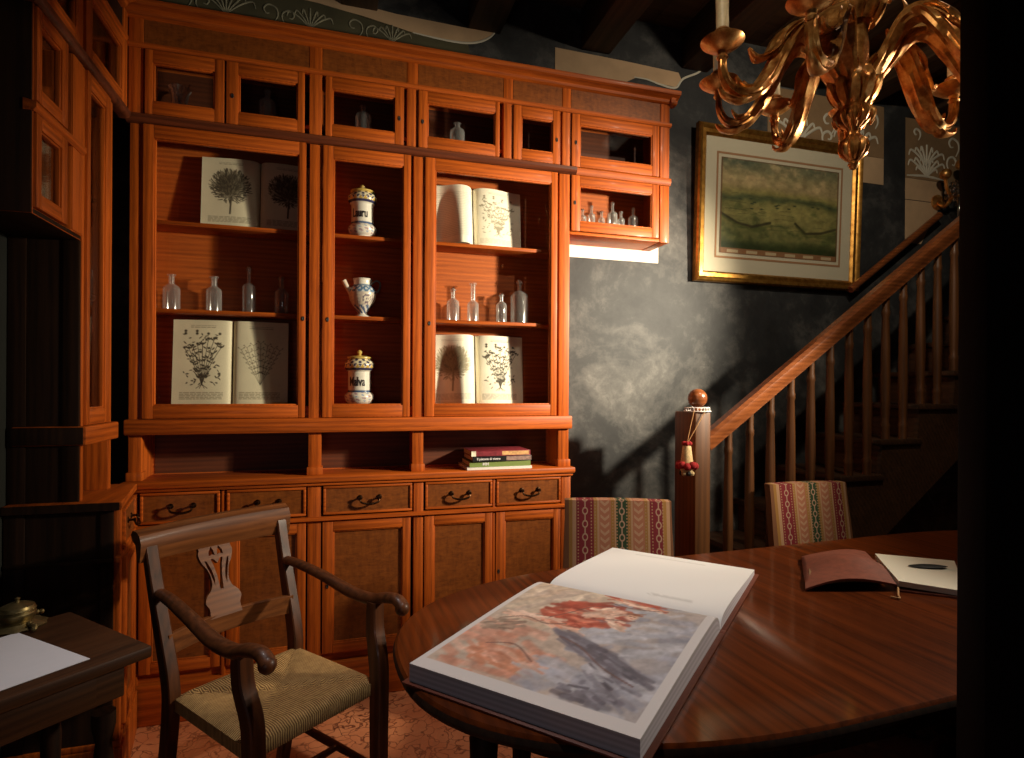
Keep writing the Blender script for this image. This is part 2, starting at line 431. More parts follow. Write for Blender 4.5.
INK = (66, 58, 46); PAPER = (240, 233, 212)
def botanical(kind, seed, w=120, h=170, ink=INK, paper=PAPER, al=.85):
    asp = .62; c = Canvas(w, h, paper, asp); rs = random.Random(seed)
    c.a = c.a * (.94 + .1 * fbm(h, w, 4, seed)[..., None])
    if kind == 'text':
        c.lines(.08, asp - .08, .12, .88, 26, ink, .16, seed); return c.lin()
    c.lines(asp * .3, asp * .72, .905, .945, 2, ink, .4, seed)
    c.lines(.08, asp - .09, .07, .16, 5, ink, .45, seed + 1)
    cx = asp * .5
    if kind == 'plant':
        for i in range(9):
            ang = (i - 4) / 4 * .75; L = rs.uniform(.45, .58); p = [(cx, .24)]
            for s in range(1, 6):
                t = s / 5; p.append((cx + math.sin(ang) * L * t * (.55 + .3 * t) * .7, .24 + L * t * (1 - abs(ang) * .12)))
            c.stroke(p, .005, ink, al)
            for s in range(1, 6):
                q = p[s]
                for sg in (-1, 1):
                    if rs.random() < .85: c.blob(q[0] + sg * .022, q[1] + rs.uniform(-.01, .02), .026, .0105, sg * .7 + ang * .3, ink, al, .5)
            c.blob(p[-1][0], p[-1][1] + .01, .021, .019, 0, ink, al, .5)
        for sg in (-1, -.4, .5, 1): c.stroke([(cx, .25), (cx + sg * .06, .2)], .005, ink, al)
        for i in range(70):
            x = cx + rs.uniform(-.2, .2); y = rs.uniform(.24, .84); c.blob(x, y, rs.uniform(.016, .03), rs.uniform(.006, .011), rs.uniform(-1.2, 1.2), ink, al * .9, .5)
        for i in range(8): c.blob(cx + (i % 4 - 1.5) * .12, .84 + .03 * (i // 4) - .5 * (i // 6), .02, .02, 0, ink, al, .5)
    elif kind == 'fern':
        for i in range(7):
            ang = (i - 3) / 3 * .8; L = .5; p = [(cx, .24)]
            for s in range(1, 8):
                t = s / 7; p.append((cx + math.sin(ang) * L * t * .6, .24 + L * t * (1 - abs(ang) * .2)))
            c.stroke(p, .0035, ink, al * .8)
            for s in range(2, 8):
                for sg in (-1, 1): c.stroke([p[s], (p[s][0] + sg * .03, p[s][1] + .02)], .0035, ink, al * .7); c.blob(p[s][0] + sg * .033, p[s][1] + .025, .012, .008, 0, ink, al * .7, .6)
    elif kind == 'bush':
        c.stroke([(cx, .2), (cx + .01, .45)], .014, ink, al)
        c.blob(cx, .62, .2, .24, 0, (110, 102, 84), .75, .35)
        for i in range(520):
            a = rs.uniform(0, 2 * PI); r = math.sqrt(rs.random()); x = cx + r * .2 * math.cos(a); y = .6 + r * .23 * math.sin(a)
            L = rs.uniform(.02, .05); th = math.atan2(y - .45, x - cx) + rs.uniform(-.5, .5)
            c.stroke([(x, y), (x + L * math.cos(th), y + L * math.sin(th))], .006, ink, al * .85)
    return c.lin()

# ------------------------------------------------------------------ open book
def book_profile(u, hump, t_in, t_out):
    if hump > .04:
        k = min(1, max(0, (.74 - u) / .46)); return (t_out + hump * k * k * (3 - 2 * k)) * (.2 + .8 * (1 - math.exp(-(u / .09) ** 1.5)))
    v = t_in * 0 + t_out + (t_in - t_out) * (1 - u)
    bump_ = hump * max(0, math.sin(PI * min(1, (u ** .62)))) ** 1.5
    gut = 1 - math.exp(-u / .03)
    return (v + bump_) * (.12 + .88 * gut)
def open_book(name, label, cat, mat, W, H, cols, hump=(.01, .01), tin=(.03, .03), tout=(.012, .012), cover='cover', group=None, page='page', pname='page_block', res=None, curl=(0, 0), edge=(206, 194, 164), covpad=.006, spread=1.0):
    """local frame: x across the pages, gutter at x=0, z up the spine, front towards -y, back boards at y=0"""
    root = thing(name, label, cat, mat=mat, group=group)
    for sd, (W_, cimg) in enumerate(zip(W, cols)):
        sg = -1 if sd == 0 else 1
        h, w = cimg.shape[:2]; bm = new(); cl = []
        ux = [i / (w - 1) for i in range(w)]
        prof = [book_profile(u, hump[sd], tin[sd], tout[sd]) + curl[sd] * u ** 4 for u in ux]; low = [book_profile(u, min(hump[sd], .03), tin[sd], tout[sd]) + curl[sd] * .4 * u ** 4 for u in ux]
        grid = []
        for j in range(h):
            zz = H * j / (h - 1); row = []
            for i in range(w):
                row.append(bm.verts.new((sg * (ux[i] * W_ + .0015), -(prof[i] + (low[i] - prof[i]) * .75 * (j / (h - 1)) ** 1.3) - .004, zz)))
                cl.append(cimg[j, i] if sd == 1 else cimg[j, w - 1 - i])
            grid.append(row)
        ec = lin(edge)
        for j in range(h - 1):
            for i in range(w - 1): bm.faces.new((grid[j][i], grid[j][i + 1], grid[j + 1][i + 1], grid[j + 1][i]))
        # the block's edges: bottom, top and fore-edge, with fine leaf lines
        nl = 7
        bot = [grid[0][i] for i in range(0, w)]; top = [grid[-1][i] for i in range(w)]
        def wall(line):
            prev = line
            for k in range(1, nl + 1):
                cur = []
                for v in line:
                    y = v.co.y + (-.004 - v.co.y) * k / nl
                    cur.append(bm.verts.new((v.co.x, y, v.co.z))); cl.append(ec * (.72 if k % 2 else 1.0))
                for i in range(len(line) - 1): bm.faces.new((prev[i], prev[i + 1], cur[i + 1], cur[i]))
                prev = cur
            return prev
        wall(bot); wall(top); wall([grid[j][-1] for j in range(h)])
        bm.verts.index_update()
        bmesh.ops.recalc_face_normals(bm, faces=bm.faces)
        o = obj(pname, bm, page, root, angle=60, colors=np.array(cl), world=False)
    bm = new(); p = covpad
    box(bm, -W[0] - p, -.012, -.004, 0, -p, H + p, 0, .0012); box(bm, .012, W[1] + p, -.004, 0, -p, H + p, 0, .0012)
    box(bm, -.013, .013, -.0035, .003, -p, H + p, 0, .001)
    obj('cover', bm, cover, root, world=False)
    return root

# ------------------------------------------------------------------ the room
WY = .2; WX = -1.03; CZ = 3.42
bm = new(); box(bm, WX - .1, 5.2, -4.6, WY + .1, -.1, 0); struct('floor', bm, 'floor')
bm = new(); box(bm, WX - .1, 5.2, WY, WY + .1, 0, CZ); struct('wall_back', bm, 'slate')
bm = new(); box(bm, WX - .1, WX, -4.6, WY, 0, CZ); struct('wall_left', bm, 'wall_dark')
bm = new(); box(bm, 5.1, 5.2, -4.6, WY, 0, CZ); struct('wall_right', bm, 'wall_dark')
bm = new(); box(bm, WX, 5.1, -4.6, -4.5, 0, CZ); struct('wall_front', bm, 'wall_dark')
bm = new()
for k in range(34): box(bm, WX + .1801 * k, WX + .1801 * (k + 1) - .004, -4.5, WY, CZ, CZ + .03, 0, .002)
box(bm, WX - .1, 5.2, -4.6, WY + .1, CZ + .028, CZ + .1)
struct('ceiling', bm, 'board_wood')
tn = 0
def trim(bm, mats, **k):
    global tn; tn += 1; return struct('trim_%d' % tn, bm, mats, **k)
for k in range(9):
    x = -.62 + .62 * k; bm = new(); box(bm, x, x + .17, -4.5, WY, 3.2, CZ, 0, .006); trim(bm, 'beam_wood')

# painted frieze and paper panels on the wall
M['beige'] = plain('beige_frieze_paint', (196, 164, 128), .8, vary=.12, scale=6)
M['olive'] = plain('olive_frieze_paint', (74, 70, 48), .8, vary=.25, scale=6)
M['line'] = plain('white_stencil_line', (206, 200, 182), .8)
def flat(poly, mat, y=WY, th=.003):
    bm = new(); T = Matrix(((1, 0, 0, 0), (0, 0, 1, 0), (0, 1, 0, 0), (0, 0, 0, 1)))
    prism(bm, poly, y - th, y, 0, 0, T); return trim(bm, mat, smooth=False)
def curls(lines, y, rad=.0045, mat='line'):
    bm = new()
    for pts in lines: tube(bm, [(x, y, z) for x, z in spline([(a, b, 0) for a, b in pts], 6) for (x, z) in [(x, z)]] if False else [(p.x, y, p.y) for p in spline([(a, b, 0) for a, b in pts], 6)], [rad * .5, rad, rad, rad * .5], 6, 0, (1, .5))
    return trim(bm, mat)
flat([(-.80, 2.92), (.66, 2.92), (.62, 3.12), (.37, 3.124), (.1, 3.165), (-.15, 3.19), (-.80, 3.215)], 'olive')
def wav(x0, x1, z0, z1, n, amp, ph): return [(x0 + (x1 - x0) * i / n, z0 + (z1 - z0) * i / n + amp * math.sin(ph + i * .9)) for i in range(n + 1)]
flat([(-.78, 3.275), (-.78, 3.22)] + wav(-.6, -.15, 3.212, 3.192, 4, .003, 0) + wav(-.1, .37, 3.186, 3.125, 4, .003, 1) + [(.50, 3.121), (.60, 3.124), (.67, 3.139), (.72, 3.165), (.76, 3.205), (.62, 3.20), (.26, 3.205), (.0, 3.225), (-.3, 3.25)], 'beige')
flat([(1.092, 3.185), (1.092, 3.06), (1.35, 3.06), (1.50, 3.06), (1.58, 3.105), (1.70, 3.09), (1.82, 3.085), (1.86, 3.13), (1.84, 3.17), (1.5, 3.18)], 'beige')
curls([[(.34, 3.128), (.48, 3.12), (.60, 3.122), (.68, 3.142), (.74, 3.18), (.775, 3.23)], [(1.56, 3.1), (1.64, 3.1), (1.72, 3.085), (1.82, 3.08), (1.87, 3.14), (1.98, 3.2), (2.02, 3.28), (2.1, 3.34)]], WY - .004, .006)
def palmette(x, z, s): return [[(x, z), (x + a * s * .5, z + s * (.5 - abs(a) * .1)), (x + a * s, z + s * (.95 - .35 * abs(a))), (x + a * s * 1.15, z + s * (.75 - .4 * abs(a)))] for a in (-.9, -.6, -.3, 0, .3, .6, .9)]
def scroll(x, z, s, d=1): return [[(x + d * s * r * math.cos(t), z + s * r * math.sin(t)) for r, t in [(1.6, -1.2), (1.2, -.4), (1, .5), (.85, 1.6), (.7, 2.7), (.5, 3.8), (.3, 5.0)]]]
L = []
for i, x in enumerate((-.68, -.50, -.32, -.14, .06, .24)): L += palmette(x, 3.06, (.12, .1, .09)[i // 2]) if i % 2 else scroll(x, 3.11, .035) + scroll(x + .09, 3.1, .03, -1)
M['faint_line'] = plain('faded_stencil_line', (128, 124, 102), .85, vary=.3, scale=30)
curls(L, WY - .004, .0042, 'faint_line')
# cream band below the hanging cupboards
flat([(1.102, 2.078), (1.716, 2.078), (1.716, 2.2), (1.102, 2.2)], 'cream_wall')
# ornamented paper panels near the stair
M['panel_top'] = plain('tan_panel_paint', (142, 114, 82), .8, vary=.15, scale=8)
flat([(2.45, 2.86), (3.345, 2.86), (3.345, 3.19), (2.45, 3.19)], 'panel_top')
flat([(2.45, 2.69), (3.344, 2.69), (3.345, 2.858), (2.45, 2.858)], 'beige')
curls(palmette(2.68, 2.88, .17) + palmette(3.12, 2.88, .17) + palmette(3.12, 2.88, .1) + scroll(2.9, 3.04, .05) + scroll(2.9, 2.94, .04, -1) + scroll(3.25, 3.1, .04), WY - .004, .009)
flat([(3.53, 2.76), (4.05, 2.76), (4.05, 3.15), (3.53, 3.15)], 'panel_top')
flat([(3.53, 2.62), (3.87, 2.62), (3.84, 2.758), (3.53, 2.758)], 'beige')
flat([(3.53, 2.335), (3.665, 2.335), (3.84, 2.615), (3.53, 2.615)], 'beige')
curls(palmette(3.71, 2.78, .155) + palmette(3.71, 2.85, .15) + palmette(3.71, 2.78, .09) + scroll(3.94, 3.02, .05) + scroll(3.94, 2.9, .045, -1) + scroll(3.62, 3.06, .03) + [[(3.54, 2.775), (3.7, 2.785), (3.86, 2.775)]], WY - .004, .008)

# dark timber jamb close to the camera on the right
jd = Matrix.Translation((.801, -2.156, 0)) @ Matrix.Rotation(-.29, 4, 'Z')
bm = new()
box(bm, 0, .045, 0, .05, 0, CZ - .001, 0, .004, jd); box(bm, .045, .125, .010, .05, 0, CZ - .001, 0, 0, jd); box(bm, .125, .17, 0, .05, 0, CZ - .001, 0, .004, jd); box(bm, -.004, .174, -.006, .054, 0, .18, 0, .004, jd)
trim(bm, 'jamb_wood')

# ------------------------------------------------------------------ cabinet pieces
def frame_door(parent, x0, x1, z0, z1, gx0, gx1, gz0, gz1, y0=-.008, th=.024, axis='x', panel='glass', key=None, name='glazed_door', T=None):
    """door whose front is at y0 in a local frame (x along the front, -y outwards); T maps to world"""
    bm = new(); wz, wx = 0, 1
    box(bm, x0, gx0, y0, y0 + th, z0, z1, wz, .002, T); box(bm, gx1, x1, y0, y0 + th, z0, z1, wz, .002, T)
    box(bm, gx0, gx1, y0, y0 + th, z0, gz0, wx, .002, T); box(bm, gx0, gx1, y0, y0 + th, gz1, z1, wx, .002, T)
    b = .006  # inner bead
    for a in ((gx0 - .001, gx0 + b, gz0, gz1), (gx1 - b, gx1 + .001, gz0, gz1)): box(bm, a[0], a[1], y0 + .005, y0 + th - .004, a[2], a[3], wz, .002, T)
    for a in ((gx0, gx1, gz0 - .001, gz0 + b), (gx0, gx1, gz1 - b, gz1 + .001)): box(bm, a[0], a[1], y0 + .005, y0 + th - .004, a[2], a[3], wx, .002, T)
    d = obj(name, bm, ['wood_z', 'wood_' + axis], parent)
    bm = new(); yp = y0 + (th - .009 if panel == 'glass' else .012)
    box(bm, gx0 + .001, gx1 - .001, yp, yp + (.003 if panel == 'glass' else .008), gz0 + .001, gz1 - .001, 0, 0, T)
    obj('glass_pane' if panel == 'glass' else 'door_panel', bm, 'pane' if panel == 'glass' else 'burl', d, smooth=False)
    if key:
        bm = new(); K = (T or Matrix()) @ Matrix.Translation((key[0], y0, key[1])) @ Matrix.Rotation(PI / 2, 4, 'X')
        lathe(bm, [(.0075, -.001), (.0085, .0025), (.006, .0035), (.003, .002), (0, .002)], (0, 0, 0), 14, 0, None, K @ Matrix.Diagonal((.7, 1.25, 1, 1)))
        obj('keyhole_plate', bm, 'black', d)
    return d
def drawer(parent, x0, x1, z0, z1, y0=-.036, T=None, axis='x'):
    bm = new(); m = .011
    box(bm, x0, x1, y0, y0 + .02, z0, z0 + m, 0, .003, T); box(bm, x0, x1, y0, y0 + .02, z1 - m, z1, 0, .003, T)
    box(bm, x0, x0 + m, y0, y0 + .02, z0 + m, z1 - m, 0, .003, T); box(bm, x1 - m, x1, y0, y0 + .02, z0 + m, z1 - m, 0, .003, T)
    box(bm, x0 + m, x1 - m, y0 + .006, y0 + .02, z0 + m, z1 - m, 1, 0, T)
    d = obj('drawer', bm, ['wood_' + axis, 'burl'], parent)
    cx, cz = (x0 + x1) / 2 + .005, (z0 + z1) / 2; w = .042; bm = new(); yb = y0 + .006
    F = T or Matrix()
    for s in (-1, 1):
        lathe(bm, [(.012, 0), (.011, .003), (.005, .005), (.004, .016), (.008, .02), (.007, .025), (0, .026)], (0, 0, 0), 12, 0, None, F @ Matrix.Translation((cx + s * w, yb, cz + .006)) @ Matrix.Rotation(PI / 2, 4, 'X'))
    pts = spline([(cx - w, yb - .02, cz + .004), (cx - w * .85, yb - .026, cz - .012), (cx, yb - .03, cz - .019), (cx + w * .85, yb - .026, cz - .012), (cx + w, yb - .02, cz + .004)], 5)
    tube(bm, [F @ p for p in pts], [.003, .0045, .0055, .0045, .003], 8)
    obj('drawer_pull', bm, 'iron', d)
    return d

# ------------------------------------------------------------------ display cabinet on the back wall
cab = thing('display_cabinet', 'tall reddish wooden display cabinet with glazed doors and drawers along the dark back wall', 'cabinet', (.14, .1, 0))
POST = [(-.818, -.771), (-.128, -.074), (.325, .376), (1.045, 1.10)]
TPOST = [(-.825, -.771), (-.131, -.078), (.293, .343), (.755, .801), (1.058, 1.104), (1.608, 1.662)]
BPOST = [(-.818, -.775), (-.128, -.072), (.330, .374), (1.052, 1.10)]
bm = new(); Z, Xm, IN = 0, 1, 2
for a, b in BPOST: box(bm, a, b, -.03, WY - .004, .16, .945, Z, .002)
for a, b in POST:
    box(bm, a, b, .0, .04, .985, 2.44, Z, .002)                         # upright faces
    box(bm, a + .008, b - .008, .038, WY - .006, .985, 2.44, Z)
    box(bm, a - .006, b + .006, -.012, .05, .985, 1.02, Z, .003)          # base blocks on the counter
for a, b in TPOST: box(bm, a, b, .0, WY - .006, 2.478, 2.88, Z, .002)
box(bm, 1.608, 1.662, 0, WY - .006, 2.141, 2.44, Z, .002); box(bm, 1.1005, 1.11, .02, WY - .006, 2.141, 2.44, Z)
box(bm, 1.102, 1.607, .001, WY - .006, 2.1425, 2.158, Xm, .002)             # bottom of the hanging cupboards
for (a, b), (c, d) in zip(POST, POST[1:]):
    box(bm, b - .004, c + .004, .018, WY - .006, 1.19, 1.286, Xm)        # cabinet floor behind the waist rail
for (a, b), (c, d) in zip(TPOST, TPOST[1:]):
    box(bm, b, c, .006, .02, 2.765, 2.88, Xm)
box(bm, -.82, 1.66, .03, WY - .006, 2.875, 2.905, Xm)
for (a, b), (c, d) in zip(BPOST, BPOST[1:]): box(bm, b - .003, c + .003, -.012, WY - .006, .16, .20, Xm)
for a, b in ((-.468, -.452), (.703, .716)): box(bm, a, b, -.03, .1, .16, .945, Z, .002)
obj('carcass', bm, ['wood_z', 'wood_x', 'inner'], cab)
bm = new(); box(bm, -.815, 1.098, WY - .02, WY - .001, .985, 2.46); box(bm, -.815, 1.66, WY - .02, WY - .001, 2.46, 2.88); box(bm, 1.10, 1.66, WY - .02, WY - .001, 2.15, 2.46)
obj('back_panel', bm, 'inner', cab, smooth=False)
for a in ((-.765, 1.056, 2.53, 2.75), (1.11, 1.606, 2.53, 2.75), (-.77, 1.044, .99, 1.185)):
    bm = new(); box(bm, a[0], a[1], WY - .0215, WY - .0205, a[2], a[3]); obj('shade_sheet', bm, 'inner_shade', cab, smooth=False, label='dark sheet added for the shade at the back')  # thin dark sheets added as shade inside the top row and niche
bm = new(); box(bm, -.83, 1.112, -.022, .012, 1.172, 1.236, 0, .006); obj('waist_rail', bm, 'wood_x', cab)
def mould(z0, z1, y, x0, x1): return [(WY - .03, z0), (-.004, z0), (y * .55, z0 + .004), (y, (z0 + z1) / 2 - .002), (y, z1 - .006), (y * .6, z1), (WY - .03, z1)]
bm = new(); extrude_profile(bm, mould(2.442, 2.478, -.024, 0, 0), -.83, 1.13); obj('dark_moulding', bm, 'dark_rail', cab, label='dark brown moulding above the tall doors')
bm = new(); extrude_profile(bm, mould(2.442, 2.478, -.012, 0, 0), 1.131, 1.668); obj('moulding', bm, 'wood_x', cab)
bm = new(); extrude_profile(bm, [(.02, 2.748), (-.006, 2.748), (-.014, 2.756), (-.014, 2.766), (.02, 2.772)], -.825, 1.668); obj('frieze_rail', bm, 'wood_x', cab)
for (a, b), (c, d) in zip(TPOST, TPOST[1:]):
    bm = new(); box(bm, b + .002, c - .002, .002, .008, 2.772, 2.876); obj('frieze_panel', bm, 'burl', cab, smooth=False)
bm = new(); extrude_profile(bm, [(.03, 2.868), (-.004, 2.868), (-.014, 2.874), (-.018, 2.886), (-.034, 2.896), (-.048, 2.902), (-.052, 2.912), (-.052, 2.922), (.03, 2.93)], -.83, 1.70)
# return of the cornice round the right end
extrude_profile(bm, [(1.655, 2.868), (1.666, 2.868), (1.676, 2.874), (1.68, 2.886), (1.69, 2.896), (1.70, 2.902), (1.702, 2.912), (1.702, 2.922), (1.655, 2.93)], -.03, WY - .004, 'y')
obj('cornice', bm, 'wood_x', cab)
bm = new(); box(bm, -.835, 1.118, -.052, WY - .003, .956, .985, 0, .007); box(bm, -.826, 1.108, -.042, WY - .02, .942, .957, 0, .004); obj('countertop', bm, 'wood_x', cab)
bm = new(); extrude_profile(bm, [(0, .785), (-.036, .785), (-.046, .791), (-.046, .8), (-.036, .805), (0, .806)], -.822, 1.106); obj('base_moulding', bm, 'wood_x', cab)
bm = new(); box(bm, -.822, 1.105, -.045, WY - .02, 0, .165, 0, .008); obj('plinth', bm, 'wood_x', cab)
# tall glazed doors
frame_door(cab, -.769, -.143, 1.238, 2.44, -.729, -.171, 1.292, 2.385, key=(-.152, 1.67))
frame_door(cab, -.072, .312, 1.238, 2.44, -.028, .279, 1.292, 2.385, key=(-.05, 1.67))
frame_door(cab, .378, 1.032, 1.238, 2.44, .425, 1.0, 1.292, 2.385, key=(.400, 1.67))
# small glazed doors of the top row and the hanging cupboard
TD = [(-.764, -.470, -.735, -.506, None), (-.462, -.151, -.415, -.179, -.438), (-.064, .279, -.035, .238, .258), (.345, .733, .387, .712, .364), (.803, 1.045, .844, 1.006, 1.026), (1.106, 1.598, 1.152, 1.558, 1.128)]
for a, b, g0, g1, k in TD: frame_door(cab, a, b, 2.482, 2.745, g0, g1, 2.534, 2.693, key=(k, 2.60) if k is not None else None, name='small_glazed_door')
frame_door(cab, 1.106, 1.598, 2.16, 2.438, 1.152, 1.558, 2.208, 2.388, key=(1.124, 2.30), name='small_glazed_door')
bm = new(); box(bm, 1.108, 1.606, .02, WY - .022, 2.514, 2.53); obj('cupboard_floor', bm, 'inner', cab, smooth=False); bm = new(); box(bm, 1.112, 1.606, .02, WY - .022, 2.188, 2.202); obj('cupboard_floor', bm, 'inner', cab, smooth=False)
bm = new(); box(bm, -.765, 1.05, .02, WY - .022, 2.514, 2.53); obj('cupboard_floor', bm, 'inner', cab, smooth=False)
SH = [2.066, 1.697]
for (x0, x1) in ((-.779, -.12), (-.082, .333), (.368, 1.053)):
    for z in SH:
        bm = new(); box(bm, x0, x1, .042, WY - .021, z - .018, z, 0, .003); obj('shelf', bm, 'wood_x', cab)
for a, b in ((-.766, -.474), (-.448, -.135), (-.064, .322), (.382, .699), (.720, 1.046)): drawer(cab, a, b, .812, .938)
for a, b, k in ((-.770, -.472, None), (-.448, -.135, -.428), (-.066, .316, -.045), (.378, .700, None), (.718, 1.046, .732)):
    frame_door(cab, a, b, .205, .782, a + .044, b - .036, .248, .74, y0=-.034, panel='wood', key=(k, .5) if k is not None else None, name='cupboard_door')

# ------------------------------------------------------------------ corner cabinet on the left wall (front faces +x)
FX = -.826
corner = thing('corner_cabinet', 'narrow reddish wooden cabinet with hanging cupboards on the shadowed left wall', 'cabinet', (-.93, -.4, 0))
TL = Matrix.Translation((FX, 0, 0)) @ Matrix.Rotation(PI / 2, 4, 'Z')      # local x -> +y world, local -y -> +x world
def lb(bm, y0, y1, n0, n1, z0, z1, mi=0, bev=0): box(bm, FX - n1, FX - n0, y0, y1, z0, z1, mi, bev)   # n = depth behind the front
bm = new(); D = -WX + FX - .002
lb(bm, -.427, -.408, 0, D, .985, 2.44, 0, .002); lb(bm, -.197, -.161, 0, D, .985, 2.44, 0, .002)
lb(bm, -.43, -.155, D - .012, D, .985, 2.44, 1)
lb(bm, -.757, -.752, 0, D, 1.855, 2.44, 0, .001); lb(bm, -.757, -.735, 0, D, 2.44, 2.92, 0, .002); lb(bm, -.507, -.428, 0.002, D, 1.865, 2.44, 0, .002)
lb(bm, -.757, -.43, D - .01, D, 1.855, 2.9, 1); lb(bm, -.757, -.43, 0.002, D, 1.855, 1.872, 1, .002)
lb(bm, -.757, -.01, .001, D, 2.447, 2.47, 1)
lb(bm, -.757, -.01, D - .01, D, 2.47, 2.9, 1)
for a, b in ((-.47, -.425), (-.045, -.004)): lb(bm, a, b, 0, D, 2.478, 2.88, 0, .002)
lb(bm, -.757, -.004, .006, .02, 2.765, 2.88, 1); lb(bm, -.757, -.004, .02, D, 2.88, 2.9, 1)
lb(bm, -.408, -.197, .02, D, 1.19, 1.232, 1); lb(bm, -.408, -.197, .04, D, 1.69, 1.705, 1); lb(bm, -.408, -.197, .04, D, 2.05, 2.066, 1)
obj('carcass', bm, ['wood_z', 'dark_and_shade_wood'], corner)  # backs, bottoms and shelves coloured dark in place of interior shade
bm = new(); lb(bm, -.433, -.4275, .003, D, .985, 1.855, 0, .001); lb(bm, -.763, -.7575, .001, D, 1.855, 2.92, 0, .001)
lb(bm, -.437, -.433, .004, .05, .985, 1.855, 0, .001); lb(bm, -.437, -.433, D - .05, D, .985, 1.855, 0, .001); obj('end_panel', bm, 'dark_and_shade_wood', corner, label='end panels facing into the room, coloured dark for shade')  # same reddish cabinet, its unlit ends given a dark colour as shade
bm = new(); box(bm, FX - .19, FX + .02, -.442, -.142, 1.172, 1.236, 0, .006); obj('waist_rail', bm, 'wood_y', corner); bm = new(); box(bm, FX - .19, FX + .012, -.446, -.4425, 1.175, 1.233, 0, .001); obj('rail_end_shade', bm, 'dark_and_shade_wood', corner)  # second box is a dark slip added as shade over the rail's end
bm = new(); extrude_profile(bm, [(FX - .02, 2.442), (FX + .004, 2.442), (FX + .013, 2.446), (FX + .02, 2.456), (FX + .02, 2.472), (FX + .012, 2.478), (FX - .02, 2.478)], -.77, -.03, 'y'); obj('moulding', bm, 'dark_rail', corner)
bm = new(); extrude_profile(bm, [(FX - .02, 2.14), (FX + .004, 2.14), (FX + .012, 2.15), (FX + .012, 2.165), (FX - .02, 2.172)], -.765, -.428, 'y'); obj('moulding', bm, 'wood_y', corner)
bm = new(); extrude_profile(bm, [(FX - .03, 2.868), (FX + .004, 2.868), (FX + .014, 2.874), (FX + .018, 2.886), (FX + .034, 2.896), (FX + .048, 2.902), (FX + .052, 2.912), (FX + .052, 2.922), (FX - .03, 2.93)], -.8, -.06, 'y'); obj('cornice', bm, 'wood_y', corner)
bm = new(); extrude_profile(bm, [(FX - .02, 2.748), (FX + .006, 2.748), (FX + .014, 2.756), (FX + .014, 2.766), (FX - .02, 2.772)], -.765, -.04, 'y'); obj('frieze_rail', bm, 'wood_y', corner)
frame_door(corner, -.407, -.200, 1.238, 2.44, -.380, -.245, 1.292, 2.385, axis='y', T=TL)
frame_door(corner, -.751, -.555, 2.174, 2.44, -.722, -.595, 2.214, 2.40, axis='y', T=TL, name='small_glazed_door')
frame_door(corner, -.751, -.555, 1.874, 2.138, -.722, -.595, 1.914, 2.10, axis='y', T=TL, name='small_glazed_door')
frame_door(corner, -.424, -.047, 2.482, 2.745, -.372, -.085, 2.528, 2.70, axis='y', T=TL, name='small_glazed_door')
frame_door(corner, -.733, -.472, 2.482, 2.745, -.70, -.50, 2.528, 2.70, axis='y', T=TL, name='small_glazed_door')
bm = new(); lb(bm, -.505, -.43, -.002, .02, 1.874, 2.44, 0, .002); obj('stile', bm, 'wood_z', corner)

# its base cupboard
lowc = thing('base_cabinet', 'low wooden base cupboard with counter top under the corner cabinet at left', 'cabinet', (-.87, -.24, 0))
foot = [(WX + .003, -.45), (-.712, -.45), (-.784, -.058), (WX + .003, -.058)]
bm = new(); prism(bm, foot, .1, .957); obj('carcass', bm, 'wood_z', lowc, smooth=False)
bm = new(); prism(bm, [(WX + .003, -.468), (-.694, -.468), (-.77, -.056), (WX + .003, -.056)], .955, .985, 0, .006); obj('countertop', bm, 'wood_y', lowc); bm = new(); box(bm, WX + .003, -.70, -.4715, -.4685, .957, .983); obj('counter_end_shade', bm, 'dark_and_shade_wood', lowc)  # thin dark strip added as shade on the near edge of the counter
bm = new(); prism(bm, [(WX + .003, -.466), (-.690, -.466), (-.765, -.056), (WX + .003, -.056)], 0, .16, 0, .004); prism(bm, [(WX + .003, -.460), (-.698, -.460), (-.772, -.057), (WX + .003, -.057)], .16, .18, 0, .004); obj('plinth', bm, 'wood_z', lowc)
ang = math.atan2(.392, -.072)
TB = Matrix.Translation((-.712, -.45, 0)) @ Matrix.Rotation(ang, 4, 'Z')
bm = new()
box(bm, -.02, .01, -.012, .005, .78, .80, 0, .003, TB); box(bm, .0, .395, -.014, .004, .785, .805, 0, .004, TB)
box(bm, 0, .05, -.008, .004, .18, .785, 0, .002, TB); box(bm, .34, .398, -.008, .004, .18, .785, 0, .002, TB); box(bm, 0, .05, -.008, .004, .805, .955, 0, .002, TB)
for a in (.065, .1): box(bm, a, a + .012, -.006, .003, .2, .76, 0, .002, TB)
obj('pilaster', bm, 'wood_z', lowc)
bm = new(); box(bm, WX + .003, -.722, -.4535, -.4505, .16, .955); obj('end_panel', bm, 'dark_and_shade_wood', lowc, label='end panel coloured dark for shade')  # shade put into the colour, like the ends of the unit above
bm = new(); box(bm, WX + .003, -.72, -.464, -.453, .78, .795, 0, .003); box(bm, WX + .003, -.97, -.458, -.449, .18, .955, 0, .002); box(bm, -.76, -.722, -.458, -.453, .18, .955, 0, .002); obj('end_panel_frame', bm, 'dark_and_shade_wood', lowc)  # frame strips take the same painted-in shade
drawer(lowc, .055, .335, .812, .95, y0=-.018, T=TB, axis='y')
frame_door(lowc, .055, .335, .205, .782, .10, .295, .248, .74, y0=-.02, panel='wood', T=TB, axis='y', name='cupboard_door')

